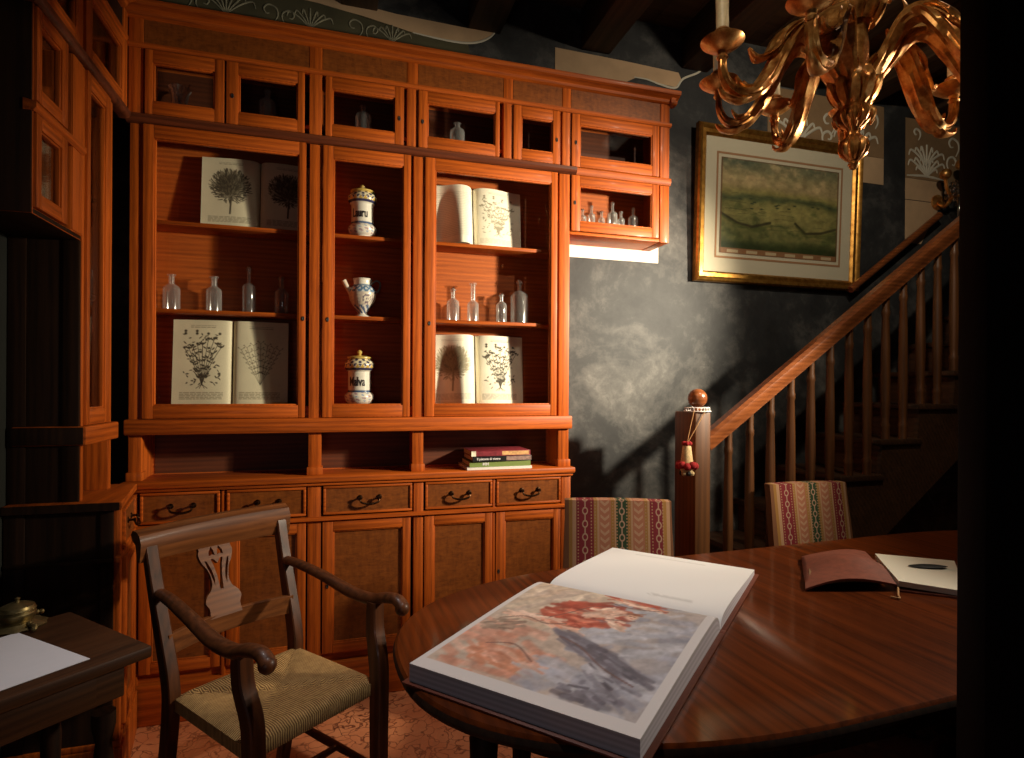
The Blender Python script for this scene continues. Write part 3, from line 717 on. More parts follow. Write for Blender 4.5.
# ------------------------------------------------------------------ open books in the cabinet
def stand(x, z, y, lean, rz=0): return Matrix.Translation((x, y, z)) @ Matrix.Rotation(rz, 4, 'Z') @ Matrix.Rotation(-lean, 4, 'X')
PL = (226, 217, 186)
open_book('open_book', 'open book showing two dense bush engravings, on the upper shelf of the left glazed door', 'book', stand(-.345, 2.067, .13, .1), (.235, .235), .315,
          (botanical('bush', 3, paper=PL), botanical('bush', 5, paper=PL)), hump=(.012, .012), tin=(.02, .02), tout=(.018, .018), group='open herbals in the display cabinet')
open_book('open_book', 'open book with leafy plant engravings standing at the bottom of the left glazed door', 'book', stand(-.448, 1.2868, .088, .09), (.232, .226), .372,
          (botanical('plant', 1, paper=PL), botanical('fern', 2, paper=PL)), hump=(.008, .008), tin=(.018, .018), tout=(.012, .012), group='open herbals in the display cabinet')
open_book('open_book', 'open book with curling pages on the upper shelf of the right glazed door', 'book', stand(.635, 2.067, .148, .07), (.225, .25), .30,
          (botanical('text', 7, paper=PAPER), botanical('plant', 9, ink=(150, 142, 120), paper=PAPER)), hump=(.095, .03), tin=(.02, .02), tout=(.004, .004), group='open herbals in the display cabinet', curl=(.01, .012))
open_book('open_book', 'open book with curling pages at the bottom of the right glazed door, below the bottles', 'book', stand(.65, 1.2868, .148, .06), (.235, .25), .345,
          (botanical('bush', 8, ink=(140, 130, 105)), botanical('plant', 4)), hump=(.095, .03), tin=(.02, .02), tout=(.004, .004), group='open herbals in the display cabinet', curl=(.01, .012))

# ------------------------------------------------------------------ bottles
def bottle(x, y, z, r, h, neck, label, stopper=True, shoulder=.55, group='clear bottles in the cabinet', name='glass_bottle'):
    o = thing(name, label, 'bottle', (x, y, z), group=group); bm = new()
    hs = h * shoulder; rn = neck
    prof = [(0, .0005), (r * .9, .0005), (r, .004), (r, hs), (r * .93, hs + r * .25), (r * .6, hs + r * .55), (rn, hs + r * .75), (rn, h * .9), (rn * 1.5, h * .91), (rn * 1.5, h * .94), (rn * .8, h * .94), (rn * .8, hs + r * .7), (r * .55, hs + r * .45), (r * .9, hs), (r * .9, .006), (0, .006)]
    lathe(bm, prof, (x, y, z), 24); obj('body', bm, 'bottle', o)
    if stopper:
        bm = new(); lathe(bm, [(0, h * .88), (rn * .7, h * .88), (rn * .8, h * .945), (rn * 1.1, h * .95), (rn * 1.5, h * .975), (rn * 1.1, h), (0, h * 1.002)], (x, y, z), 16); obj('stopper', bm, 'crystal', o)
    return o
def px2x(px, y, z=None):   # lateral place on the plane at depth y (metres) of a sight line from the standing point
    u = (px - 512) / 580.96; dx = .2854 + u * .9584; dy = .9584 - u * .2854
    return (y + 2.7) / dy * dx
B1 = 1.697
for px, r, h, nk, st, w in ((171, .033, .165, .011, False, 'first from the left on the middle shelf of the left glazed door'), (213.5, .031, .165, .012, False, 'second from the left on the middle shelf of the left glazed door'),
                            (248.5, .027, .21, .008, True, 'with tall stopper, third on the left door middle shelf'), (281, .030, .175, .010, True, 'in shadow at the right end of the left door middle shelf')):
    bottle(px2x(px, .11), .11, B1, r, h, nk, 'clear glass bottle ' + w, st)
for px, r, h, nk, st, sh, w in ((452.5, .030, .165, .010, True, .55, 'stoppered clear bottle at the left of the right door middle shelf'), (472.5, .028, .205, .012, False, .42, 'clear bottle with long open neck on the right door middle shelf'),
                            (501, .026, .15, .009, True, .6, 'small stoppered clear bottle beside the large one on the right door middle shelf'), (519, .044, .225, .011, True, .6, 'largest stoppered bottle at the right of the right door middle shelf')):
    bottle(px2x(px, .11), .11, B1, r, h, nk, w, st, sh)
for px, r, h, st, w in ((266, .036, .17, True, 'clear bottle alone behind the second small door of the top row'), (362, .037, .165, False, 'clear bottle behind the third small door of the top row'), (456, .036, .145, False, 'clear bottle behind the fourth small door of the top row')):
    bottle(px2x(px, .1), .1, 2.5305, r, h * .98, .012, w, st, .62)
for i, (px, r, h) in enumerate(((581.5, .020, .10), (590.5, .019, .125), (600.5, .017, .10), (611.5, .025, .155), (620, .019, .11), (632, .026, .135))):
    bottle(px2x(px, .085), .085, 2.2025, r, h, .007, ['tiny clear bottle at the left end of the hanging cupboard row', 'second tiny bottle from the left in the hanging cupboard row', 'shortest tiny bottle, third in the hanging cupboard row', 'tallest bottle of the hanging cupboard row', 'small bottle right of the tallest in the hanging cupboard row', 'wide bottle at the right end of the hanging cupboard row'][i], True, .55, 'tiny bottles in the hanging cupboard')
# engraved vase with sprays behind the first small door
vx = px2x(178, .1); o = thing('glass_vase', 'fluted glass vase behind the leftmost small door of the top row', 'vase', (vx, .1, 2.5305)); bm = new()
lathe(bm, [(0, .0005), (.03, .0005), (.012, .008), (.014, .02), (.028, .05), (.036, .1), (.045, .118), (.043, .118), (.033, .1), (.024, .05), (0, .022)], (vx, .1, 2.5305), 28, 0, (.05, 12, .04, .2)); obj('body', bm, 'bottle', o)
bm = new()
for k in range(6): tube(bm, spline([(vx, .1, 2.56), (vx - .01 + .004 * k, .1, 2.61), (vx - .045 + .018 * k, .1 - .01 * (k % 3), 2.655 + .008 * (k % 2))], 4), [.0015, .002, .003], 6)
obj('sprays', bm, 'crystal', o)

# ------------------------------------------------------------------ maiolica jars
def pot_mesh(prof, segs, colfn, c):
    bm = new(); rings = lathe(bm, prof, c, segs); cl = []
    H = max(z for _, z in prof)
    for (r, z), ring in zip(prof, rings):
        for i in range(len(ring)): cl.append(lin(colfn(2 * PI * i / segs, z / H)))
    return bm, np.array(cl)
def dense(prof, n=4):
    P = spline([(r, z, 0) for r, z in prof], n); return [(max(p.x, 0), p.y) for p in P]
WHT = (226, 220, 206); BLU = (74, 96, 132); YEL = (196, 160, 74); DBL = (58, 58, 92)
def albarello_col(a, t):
    if t < .06: return WHT
    if t < .25:
        k = math.sin(a * 7 + 9 * t) * math.sin(t * 60 + a * 3); return (168, 140, 150) if k > .55 else ((150, 166, 190) if k < -.7 else WHT)
    if .25 < t < .285: return BLU
    if t < .66: return WHT
    if t < .70: return DBL
    if t < .78:
        k = abs(((a * 9 / PI) % 1) - .5) * 2; return YEL if (t - .70) / .08 < k else (WHT if (t - .72) / .08 < k else DBL)
    if t < .90:
        k = math.sin(a * 11) * math.cos(t * 70); return DBL if k > .25 else (222, 212, 180)
    return YEL
def lettering(txt, parent, c, r, zc, size, a0):
    cu = bpy.data.curves.new('lettering', 'FONT'); cu.body = txt; cu.size = size; cu.align_x = 'CENTER'; cu.align_y = 'CENTER'; cu.offset = size * .022; cu.extrude = .0006; cu.resolution_u = 3
    to = bpy.data.objects.new('lettering_curve', cu); COL.objects.link(to); bpy.context.view_layer.update()
    dg = bpy.context.evaluated_depsgraph_get(); me = to.evaluated_get(dg).to_mesh()
    bm = new(); bm.from_mesh(me); to.evaluated_get(dg).to_mesh_clear(); bpy.data.objects.remove(to); bpy.data.curves.remove(cu)
    for v in bm.verts:
        a = a0 + v.co.x * .72 / r; rr = r + .0004 + max(v.co.z, 0)
        v.co = Vector((c[0] + rr * math.cos(a), c[1] + rr * math.sin(a), c[2] + zc + v.co.y * 1.25))
    return obj('lettering', bm, plain('lettering_ink', (40, 34, 40), .4), parent, smooth=False)
def albarello(px, z, H, txt, label):
    y = .105; x = px2x(px, y); R = .06
    o = thing('apothecary_jar', label, 'jar', (x, y, z), group='lettered apothecary jars')
    s = H / .24
    prof = dense([(0, .001), (.040, .001), (.043, .006), (.055, .016), (.062, .032), (.061, .046), (.051, .058), (.049, .064), (.0485, .1), (.0485, .14), (.05, .148), (.060, .158), (.064, .174), (.060, .188), (.048, .198), (.044, .203)], 5)
    prof = [(r * s, zz * s) for r, zz in prof]
    bm, cl = pot_mesh(prof, 96, lambda a, t: albarello_col(a, t * .88), (x, y, z)); obj('body', bm, 'maiolica', o, colors=cl)
    bm = new(); lathe(bm, [(r * s, zz * s) for r, zz in [(.046, .2), (.053, .204), (.053, .209), (.04, .214), (.012, .217), (.008, .221), (.012, .228), (.012, .234), (.007, .24), (0, .241)]], (x, y, z), 32)
    obj('lid', bm, plain('yellow_glaze', (206, 176, 92), .25, coat=.4, vary=.1), o, label='yellow glazed lid')
    lettering(txt, o, (x, y, z), .0487 * s, .102 * s, .043 * s, -PI / 2 - .28)
    return o
albarello(361.5, 2.067, .25, 'Lauru', 'white lidded apothecary jar lettered Lauru on the top shelf of the middle glazed door')
albarello(359.5, 1.2868, .258, 'Malva', 'white lidded apothecary jar lettered Malva at the bottom of the middle glazed door')
# spouted ewer
y = .105; x = px2x(362, y); z = 1.697
o = thing('ewer', 'blue and white spouted pottery jug on the middle shelf of the middle glazed door', 'jug', (x, y, z))
prof = dense([(0, .001), (.034, .001), (.036, .006), (.024, .014), (.022, .022), (.038, .045), (.055, .075), (.063, .105), (.060, .128), (.046, .145), (.041, .15), (.041, .172), (.045, .178), (.043, .18), (.037, .175), (.034, .15), (.04, .12), (0, .1)], 4)
def ewer_col(a, t):
    if t < .1: return WHT
    if t < .3: return BLU if math.sin(a * 9 + t * 40) > -.2 else WHT
    if t < .62:
        d = math.hypot(((a - 5.1 + PI) % (2 * PI) - PI) * .9, (t - .46) * 3.2); k = math.sin(a * 10 + t * 30) * math.sin(t * 44 - a * 4)
        if d < .42: return (86, 66, 98) if math.sin(d * 32 + a * 6) > .35 else (226, 216, 196)
        return (190, 176, 166) if k > 0 else (214, 204, 184)
    if t < .8: return (92, 122, 152) if math.sin(a * 13) * math.sin(t * 50) > -.35 else (206, 212, 214)
    if t < .85: return (120, 140, 160)
    return WHT
bm, cl = pot_mesh(prof, 96, ewer_col, (x, y, z)); obj('body', bm, 'maiolica', o, colors=cl)
bm = new(); tube(bm, spline([(x - .05, y - .01, z + .11), (x - .068, y - .012, z + .135), (x - .085, y - .014, z + .168)], 6), [.014, .0105, .0115], 14); obj('spout', bm, plain('ewer_glaze', (206, 190, 170), .3, coat=.4), o)
bm = new(); tube(bm, spline([(x + .04, y, z + .158), (x + .062, y, z + .176), (x + .08, y, z + .165), (x + .078, y, z + .14), (x + .06, y, z + .115)], 6), .0045, 10); obj('handle', bm, plain('ewer_grey_glaze', (130, 140, 140), .3, coat=.4), o)

# ------------------------------------------------------------------ stacked books on the counter
def flat_book(label, x0, x1, yf, yb, z0, z1, spine, coverc, rz=0, text=None, tcol=(230, 226, 220), patch=None):
    c = ((x0 + x1) / 2, (yf + yb) / 2, z0); o = thing('book', label, 'book', c, rz, 'books stacked on the counter')
    T = o.matrix_basis; hx = (x1 - x0) / 2; hy = (yb - yf) / 2; h = z1 - z0; bm = new(); t = .0025
    box(bm, -hx, hx, -hy, hy, 0, t, 0, .0008, T); box(bm, -hx, hx, -hy, hy, h - t, h, 0, .0008, T); box(bm, -hx, hx, -hy, -hy + t, t, h - t, 1, 0, T)
    obj('cover', bm, [coverc, spine], o)
    bm = new(); box(bm, -hx + .004, hx - .004, -hy + t, hy - .004, t, h - t, 0, 0, T); obj('pages', bm, plain('book_pages', (206, 190, 160), .8), o, smooth=False)
    if text:
        cu = bpy.data.curves.new('spine_lettering', 'FONT'); cu.body = text[0]; cu.size = text[1]; cu.extrude = .0004; cu.offset = text[1] * .015; cu.align_y = 'CENTER'
        to = bpy.data.objects.new('tmp', cu); COL.objects.link(to); bpy.context.view_layer.update(); dg = bpy.context.evaluated_depsgraph_get(); me = to.evaluated_get(dg).to_mesh()
        bm = new(); bm.from_mesh(me); to.evaluated_get(dg).to_mesh_clear(); bpy.data.objects.remove(to); bpy.data.curves.remove(cu)
        bm.transform(T @ Matrix.Translation((-hx + text[2], -hy - .0004, h * text[3])) @ Matrix.Rotation(PI / 2, 4, 'X'))
        obj('spine_lettering', bm, plain('spine_ink', tcol, .5), o, smooth=False)
    for (a, b, c0, c1, col, nm) in (patch or []):
        bm = new(); box(bm, -hx + a, -hx + b, -hy - .0006, -hy + .001, h * c0, h * c1, 0, 0, T); obj(nm, bm, plain('spine_print', col, .5, vary=.4, scale=60), o, smooth=False)
    return o
BLK = plain('black_book_cloth', (22, 20, 22), .4); GRN = plain('green_book_cloth', (122, 140, 72), .5); WPB = plain('white_book_cover', (226, 220, 212), .5); MAR = plain('wine_red_print', (128, 44, 52), .4, vary=.4, scale=40)
flat_book('thin white book at the bottom of the stack on the cabinet counter', .575, .895, -.038, .17, .9855, .998, WPB, WPB, .01)
flat_book('olive green book second from the bottom of the counter stack', .590, .890, -.034, .165, .9985, 1.024, GRN, GRN, -.01, ('MM', .02, .062, .5))
flat_book('black book with white title above the green one in the counter stack', .600, .893, -.040, .16, .9865 + .038, 1.049, BLK, BLK, .015, ('Il piacere di vivere', .0155, .02, .5), (235, 232, 228), [(0.165, .29, .15, .9, (150, 120, 110), 'spine_print')])
flat_book('wine red illustrated book on top of the counter stack', .596, .888, -.036, .158, 1.0495, 1.074, MAR, MAR, .005, None, patch=[(0, .022, 0, 1, (226, 214, 190), 'spine_band'), (.15, .285, .15, .9, (206, 158, 104), 'spine_print')])

# ------------------------------------------------------------------ framed print
FRX0, FRX1, FZ0, FZ1 = 1.93, 3.105, 1.99, 2.88
tilt = .035
pic = thing('framed_print', 'large gold framed landscape print hanging on the dark wall above the stairs', 'picture', mat=Matrix.Translation(((FRX0 + FRX1) / 2, WY - .012, FZ0)) @ Matrix.Rotation(tilt, 4, 'X'))
W2 = (FRX1 - FRX0) / 2; HH = FZ1 - FZ0; bm = new()
prof = [(0, 0), (0, .03), (.008, .04), (.018, .036), (.03, .026), (.05, .026), (.056, .02), (.062, .014), (.062, 0)]   # (inward, outwards)
cor = [(-W2, 0, 1, 1), (W2, 0, -1, 1), (W2, HH, -1, -1), (-W2, HH, 1, -1)]
rg = [[bm.verts.new((cx + sx * a, -b, cz + sz * a)) for a, b in prof] for cx, cz, sx, sz in cor]
for i in range(4):
    A, B = rg[i], rg[(i + 1) % 4]
    for k in range(len(prof) - 1): bm.faces.new((A[k], B[k], B[k + 1], A[k + 1]))
obj('gilt_frame', bm, 'gold', pic, angle=25, world=False)
bm = new(); box(bm, -W2 + .05, W2 - .05, -.010, -.004, .05, HH - .05); obj('mount', bm, 'mat', pic, smooth=False, world=False)
def landscape():
    w, h = 190, 130; c = Canvas(w, h, (150, 140, 84), w / h); n = fbm(h, w, 5, 11); n2 = fbm(h, w, 14, 21); Y = c.Y + (n - .5) * .1
    def m(a, b): return np.clip((Y - a) / (b - a), 0, 1)
    c.comp(m(.66, .74), (176, 156, 112)); c.comp(m(.74, .9) * .8, (146, 138, 100)); c.comp(m(.86, 1) * (.3 + n), (104, 110, 88)); c.comp(np.clip((n2 - .52) * 5, 0, 1) * m(.7, .8) * .5, (206, 176, 132))
    c.comp((1 - m(.6, .66)) * (.6 + .5 * (n2 - .5)), (98, 104, 62)); c.comp(np.clip(1 - abs(Y - .6) / .05, 0, 1) * .8, (72, 84, 58)); c.comp(np.clip(1 - abs(Y - .47) / .1, 0, 1) * .8 * n * 1.6, (160, 150, 92))
    c.comp(np.clip((n2 - .5) * 6, 0, 1) * (1 - m(.5, .62)) * .5, (64, 74, 40)); c.comp(np.clip((.5 - n) * 6, 0, 1) * (1 - m(.5, .62)) * .5, (176, 160, 98))
    c.comp((1 - m(.1, .2)), (56, 66, 36))
    A = w / h
    for pts in ([(.0, .42), (.2, .33), (.38, .3), (.6, .36)], [(A - .55, .38), (A - .42, .28), (A - .22, .3), (A - .02, .36)]):
        c.stroke(pts, .02, (60, 56, 36), .85); c.stroke([(p[0] + .02, p[1] - .03) for p in pts], .02, (90, 96, 50), .6)
    n4 = fbm(h, w, 26, 33); c.a = c.a * (.8 + .4 * n4[..., None]) * (.9 + .2 * n2[..., None])
    for i in range(40):
        rs = random.Random(i + 50); xx, yy = rs.uniform(0, A), rs.uniform(.2, .66); c.stroke([(xx, yy), (xx + rs.uniform(.05, .2), yy + rs.uniform(-.015, .015))], .005, (70, 72, 44), .5)
    for i in range(14):
        rs = random.Random(i); xx = rs.uniform(.05, A - .05); c.blob(xx, .5 + rs.uniform(-.02, .1), .03, .008, 0, (60, 70, 48), .7)
    c.rect(0, A, 0, .055, (150, 108, 74), 1)
    for k in range(6): c.rect(A * (.06 + .16 * k), A * (.15 + .16 * k), .012, .043, (206, 186, 150), .9)
    c.rect(0, .02, 0, 1, (120, 84, 58), .6); c.rect(A - .02, A, 0, 1, (120, 84, 58), .6); c.rect(0, A, .985, 1, (120, 84, 58), .6)
    return c.lin()
img = landscape(); h, w = img.shape[:2]; bm = new(); x0, x1, z0, z1 = -W2 + .165, W2 - .165, .172, HH - .172
g = [[bm.verts.new((x0 + (x1 - x0) * i / (w - 1), -.0125, z0 + (z1 - z0) * j / (h - 1))) for i in range(w)] for j in range(h)]
for j in range(h - 1):
    for i in range(w - 1): bm.faces.new((g[j][i], g[j][i + 1], g[j + 1][i + 1], g[j + 1][i]))
obj('print', bm, 'paint', pic, smooth=False, colors=img.reshape(-1, 3), world=False)
bm = new()
for a, b, c0, d in ((x0 - .03, x1 + .03, z0 - .03, z0 - .018), (x0 - .03, x1 + .03, z1 + .018, z1 + .03), (x0 - .03, x0 - .018, z0 - .018, z1 + .018), (x1 + .018, x1 + .03, z0 - .018, z1 + .018)): box(bm, a, b, -.0115, -.009, c0, d)
obj('mount_border', bm, plain('tan_border_line', (172, 128, 92), .7), pic, smooth=False, world=False)
bm = new(); box(bm, -W2 + .055, W2 - .055, -.0165, -.0145, .055, HH - .055); obj('glass_pane', bm, 'pane', pic, smooth=False, world=False)

# ------------------------------------------------------------------ staircase
st = thing('staircase', 'dark wooden staircase with turned balusters rising to the right along the back wall', 'staircase', (1.5, -.05, 0))
YS = -.28; run, rise = .262, .187
def tread(k): return 2.486 + run * k, .923 + rise * k
for k in range(-3, 7):
    tx, tz = tread(k); bm = new(); box(bm, tx, tx + run + .03, YS - .03, WY - .004, tz - .03, tz, 0, .006); obj('tread', bm, 'tread_wood', st)
    bm = new(); box(bm, tx + .03, tx + .045, YS + .01, WY - .005, max(tz - rise, .0), tz - .031); obj('riser', bm, 'tread_wood', st, smooth=False)
bm = new(); T = Matrix(((1, 0, 0, 0), (0, 0, 1, 0), (0, 1, 0, 0), (0, 0, 0, 1)))
poly = [(1.66, 0), (2.02, 0)]; a = tread(7); poly += [(a[0] + .05, a[1] - .46), (a[0] + .05, a[1] - .031)]
for k in range(6, -4, -1):
    tx, tz = tread(k); poly += [(tx + run + .015, tz - .031), (tx + .032, tz - .031)]
poly += [(1.7, 0.2)]
cl = []
for p in poly:
    if not cl or (abs(p[0] - cl[-1][0]) + abs(p[1] - cl[-1][1])) > 1e-4: cl.append(p)
prism(bm, cl, YS - .012, YS + .012, 0, 0, T); obj('stringer', bm, 'tread_wood', st, smooth=False)
# newel post
nx = 1.65
bm = new(); box(bm, nx - .042, nx + .042, YS - .048, YS + .13, .001, 1.262, 0, .006); obj('newel_post', bm, 'stair_wood', st)
bm = new(); lathe(bm, [(0, 1.255), (.03, 1.258), (.032, 1.27), (.02, 1.28), (.018, 1.29)], (nx, YS, 0), 24); ball(bm, (nx, YS, 1.328), .046, 0, 28); obj('newel_ball', bm, 'rail_wood', st)
# handrail
p0 = Vector((1.69, YS, 1.105)); p1 = Vector((3.62, YS, 1.105 + .722 * 1.92)); d = (p1 - p0).normalized(); bm = new()
ang = -math.atan2(d.z, d.x); HT = Matrix.Translation(p0) @ Matrix.Rotation(ang, 4, 'Y'); Lr = (p1 - p0).length
prf = [(-.032, -.03), (.032, -.03), (.032, -.008), (.04, .005), (.038, .028), (.022, .042), (-.022, .042), (-.038, .028), (-.04, .005), (-.032, -.008)]
A = [bm.verts.new(HT @ Vector((0, a, b))) for a, b in prf]; B = [bm.verts.new(HT @ Vector((Lr, a, b))) for a, b in prf]; k = len(prf)
bm.faces.new(A); bm.faces.new(list(reversed(B)))
for i in range(k): bm.faces.new((A[i], B[i], B[(i + 1) % k], A[(i + 1) % k]))
obj('handrail', bm, 'rail_wood', st)
bx = [1.826 + .1235 * i for i in range(13)]
for x in bx:
    kk = math.floor((x - 2.486) / run); tz = tread(kk)[1] if kk >= -3 else .19
    zt = 1.105 + .722 * (x - 1.70) - .045; bm = new(); h = zt - tz
    lathe(bm, [(0, 0), (.021, 0), (.021, .06), (.024, .075), (.018, .09), (.020, .12), (.024, h * .4), (.021, h * .7), (.0175, h - .1), (.021, h - .09), (.021, h - .07), (.018, h - .06), (.018, h + .015), (0, h + .015)], (x, YS, tz + .0005), 20)
    obj('baluster', bm, 'stair_wood', st)
# wall-side post and rail, upper landing post
bm = new(); box(bm, 3.55, 3.66, YS - .055, YS + .055, 1.62, 2.66, 0, .006); box(bm, 3.66, 3.9, YS - .02, YS + .02, 1.6, 2.3, 0); obj('landing_post', bm, 'tread_wood', st)
bm = new(); q0 = Vector((3.02, WY - .06, 1.99)); q1 = Vector((3.75, WY - .06, 1.99 + .722 * .73)); tube(bm, [q0, q1], .022, 12)
for t in (.15, .85): p = q0.lerp(q1, t); tube(bm, [p, p + Vector((0, .057, -.02))], .008, 8)
obj('wall_rail', bm, 'rail_wood', st)

# tassel hanging from the newel and the lace ring round its cap
tas = thing('tassel', 'pale wicker tassel with red pompoms hanging by a cord from the newel post', 'ornament', (1.566, -.322, .97))
bm = new(); tx, ty = 1.566, -.322
lathe(bm, [(0, .972), (.027, .975), (.031, 1.0), (.026, 1.05), (.020, 1.1), (.015, 1.115), (0, 1.117)], (tx, ty, 0), 20); obj('wicker_body', bm, 'wicker', tas)
for k in range(15):
    bm = new(); a = 2 * PI * k / 9 if k < 9 else 2 * PI * k / 6
    ball(bm, (tx + .037 * math.cos(a), ty + .037 * math.sin(a), 1.012 + .006 * (k % 2)) if k < 9 else (tx + .015 * math.cos(a), ty + .015 * math.sin(a), 1.117), .018 if k < 9 else .011, 0, 10)
    obj('pompom', bm, 'red_wool', tas)
bm = new()
for k in range(7):
    a = 2 * PI * k / 7; ball(bm, (tx + .024 * math.cos(a), ty + .024 * math.sin(a), .978), .013, k % 2, 8)
obj('beads', bm, ['wicker', 'black'], tas)
bm = new(); tube(bm, spline([(tx, ty, 1.115), (1.585, -.32, 1.19), (1.602, -.325, 1.272)], 6), .0022, 6); tube(bm, spline([(tx, ty, 1.115), (1.612, -.336, 1.2), (1.655, -.338, 1.272)], 6), .0022, 6); obj('cord', bm, 'cord', tas)
lace = new()
for zz, R_ in ((1.2665, .062), (1.284, .052)): torus(lace, (nx, YS, zz), R_, .0025, 0, 28, 6)
for k in range(22):
    a = 2 * PI * k / 22; torus(lace, (0, 0, 0), .009, .002, 0, 10, 5, Matrix.Translation((nx + .056 * math.cos(a), YS + .056 * math.sin(a), 1.275)) @ Matrix.Rotation(a, 4, 'Z') @ Matrix.Rotation(PI / 2, 4, 'Y'))
tag(obj('lace_ring', lace, 'white_metal'), 'small white filigree ring around the newel post cap under the ball', 'ornament')

# ------------------------------------------------------------------ dining table
TC = Vector((1.56, -1.345, 0)); TR = math.radians(2.2); TZ = .77
tab = thing('dining_table', 'long oval polished dark wood dining table carrying the open art book', 'table', TC, TR)
def oval(a, b, n=72, p=3.2):
    out = []
    for i in range(n):
        t = 2 * PI * i / n; c, s = math.cos(t), math.sin(t)
        e = (abs(c) ** p + abs(s) ** p) ** (-1 / p)
        out.append((c * e, s * e))
    return [(x * a, y * b) for x, y in out]
def racetrack(a, b, n=40, p=2.35, L=.78):
    pts = []
    for i in range(n + 1):
        t = -PI / 2 + PI * i / n; c, s = math.cos(t), math.sin(t); e = (abs(c) ** p + abs(s) ** p) ** (-1 / p); pts.append((a - L + c * e * L, s * e * b))
    for i in range(n + 1):
        t = PI / 2 + PI * i / n; c, s = math.cos(t), math.sin(t); e = (abs(c) ** p + abs(s) ** p) ** (-1 / p); pts.append((-a + L + c * e * L, s * e * b))
    return pts
bm = new(); R2 = racetrack(1.435, .497); T = tab.matrix_basis
prev = None; prof = [(.0, TZ - .032), (-.012, TZ - .034), (0, TZ - .026), (.004, TZ - .016), (0, TZ - .006), (-.006, TZ), (-.03, TZ)]
rings = []
for off, z in [(-.03, TZ - .034)] + prof[1:]:
    rings.append([bm.verts.new(T @ Vector((x * (1 + off / 1.43), y * (1 + off / .5), z))) for x, y in R2])
for A, B in zip(rings, rings[1:]):
    for i in range(len(A)): bm.faces.new((A[i], A[(i + 1) % len(A)], B[(i + 1) % len(A)], B[i]))
bm.faces.new(rings[-1]); bm.faces.new(list(reversed(rings[0])))
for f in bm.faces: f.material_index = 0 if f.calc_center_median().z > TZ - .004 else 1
obj('tabletop', bm, ['table_wood', 'dark_and_shade_wood'], tab)
bm = new(); R3 = [(x * .9, y * .84) for x, y in R2]; n = len(R3)
lo = [[bm.verts.new(T @ Vector((x * s, y * s, z))) for x, y in R3] for s, z in ((1, TZ - .034), (1, TZ - .11), (.965, TZ - .11), (.965, TZ - .034))]
for A, B in zip(lo, lo[1:]):
    for i in range(n): bm.faces.new((A[i], A[(i + 1) % n], B[(i + 1) % n], B[i]))
obj('apron', bm, 'dark_and_shade_wood', tab)
for lx, ly in ((-1.235, .0), (-1.04, -.25), (-1.04, .28), (-.25, -.37), (-.25, .37), (.62, -.37), (.62, .37), (1.15, -.25), (1.15, .25)):
    bm = new(); z = TZ - .11; c = T @ Vector((lx, ly, 0))
    box(bm, c.x - .032, c.x + .032, c.y - .032, c.y + .032, z - .02, TZ - .036, 0, .003)
    lathe(bm, [(0, .0005), (.016, .0005), (.022, .02), (.015, .05), (.024, .07), (.017, .09), (.02, .1), (.031, z - .14), (.034, z - .10), (.022, z - .08), (.036, z - .055), (.024, z - .035), (.032, z - .02), (0, z - .02)], (c.x, c.y, 0), 36, 0, (.06, 12, .095, z - .12)); obj('leg', bm, 'dark_and_shade_wood', tab)

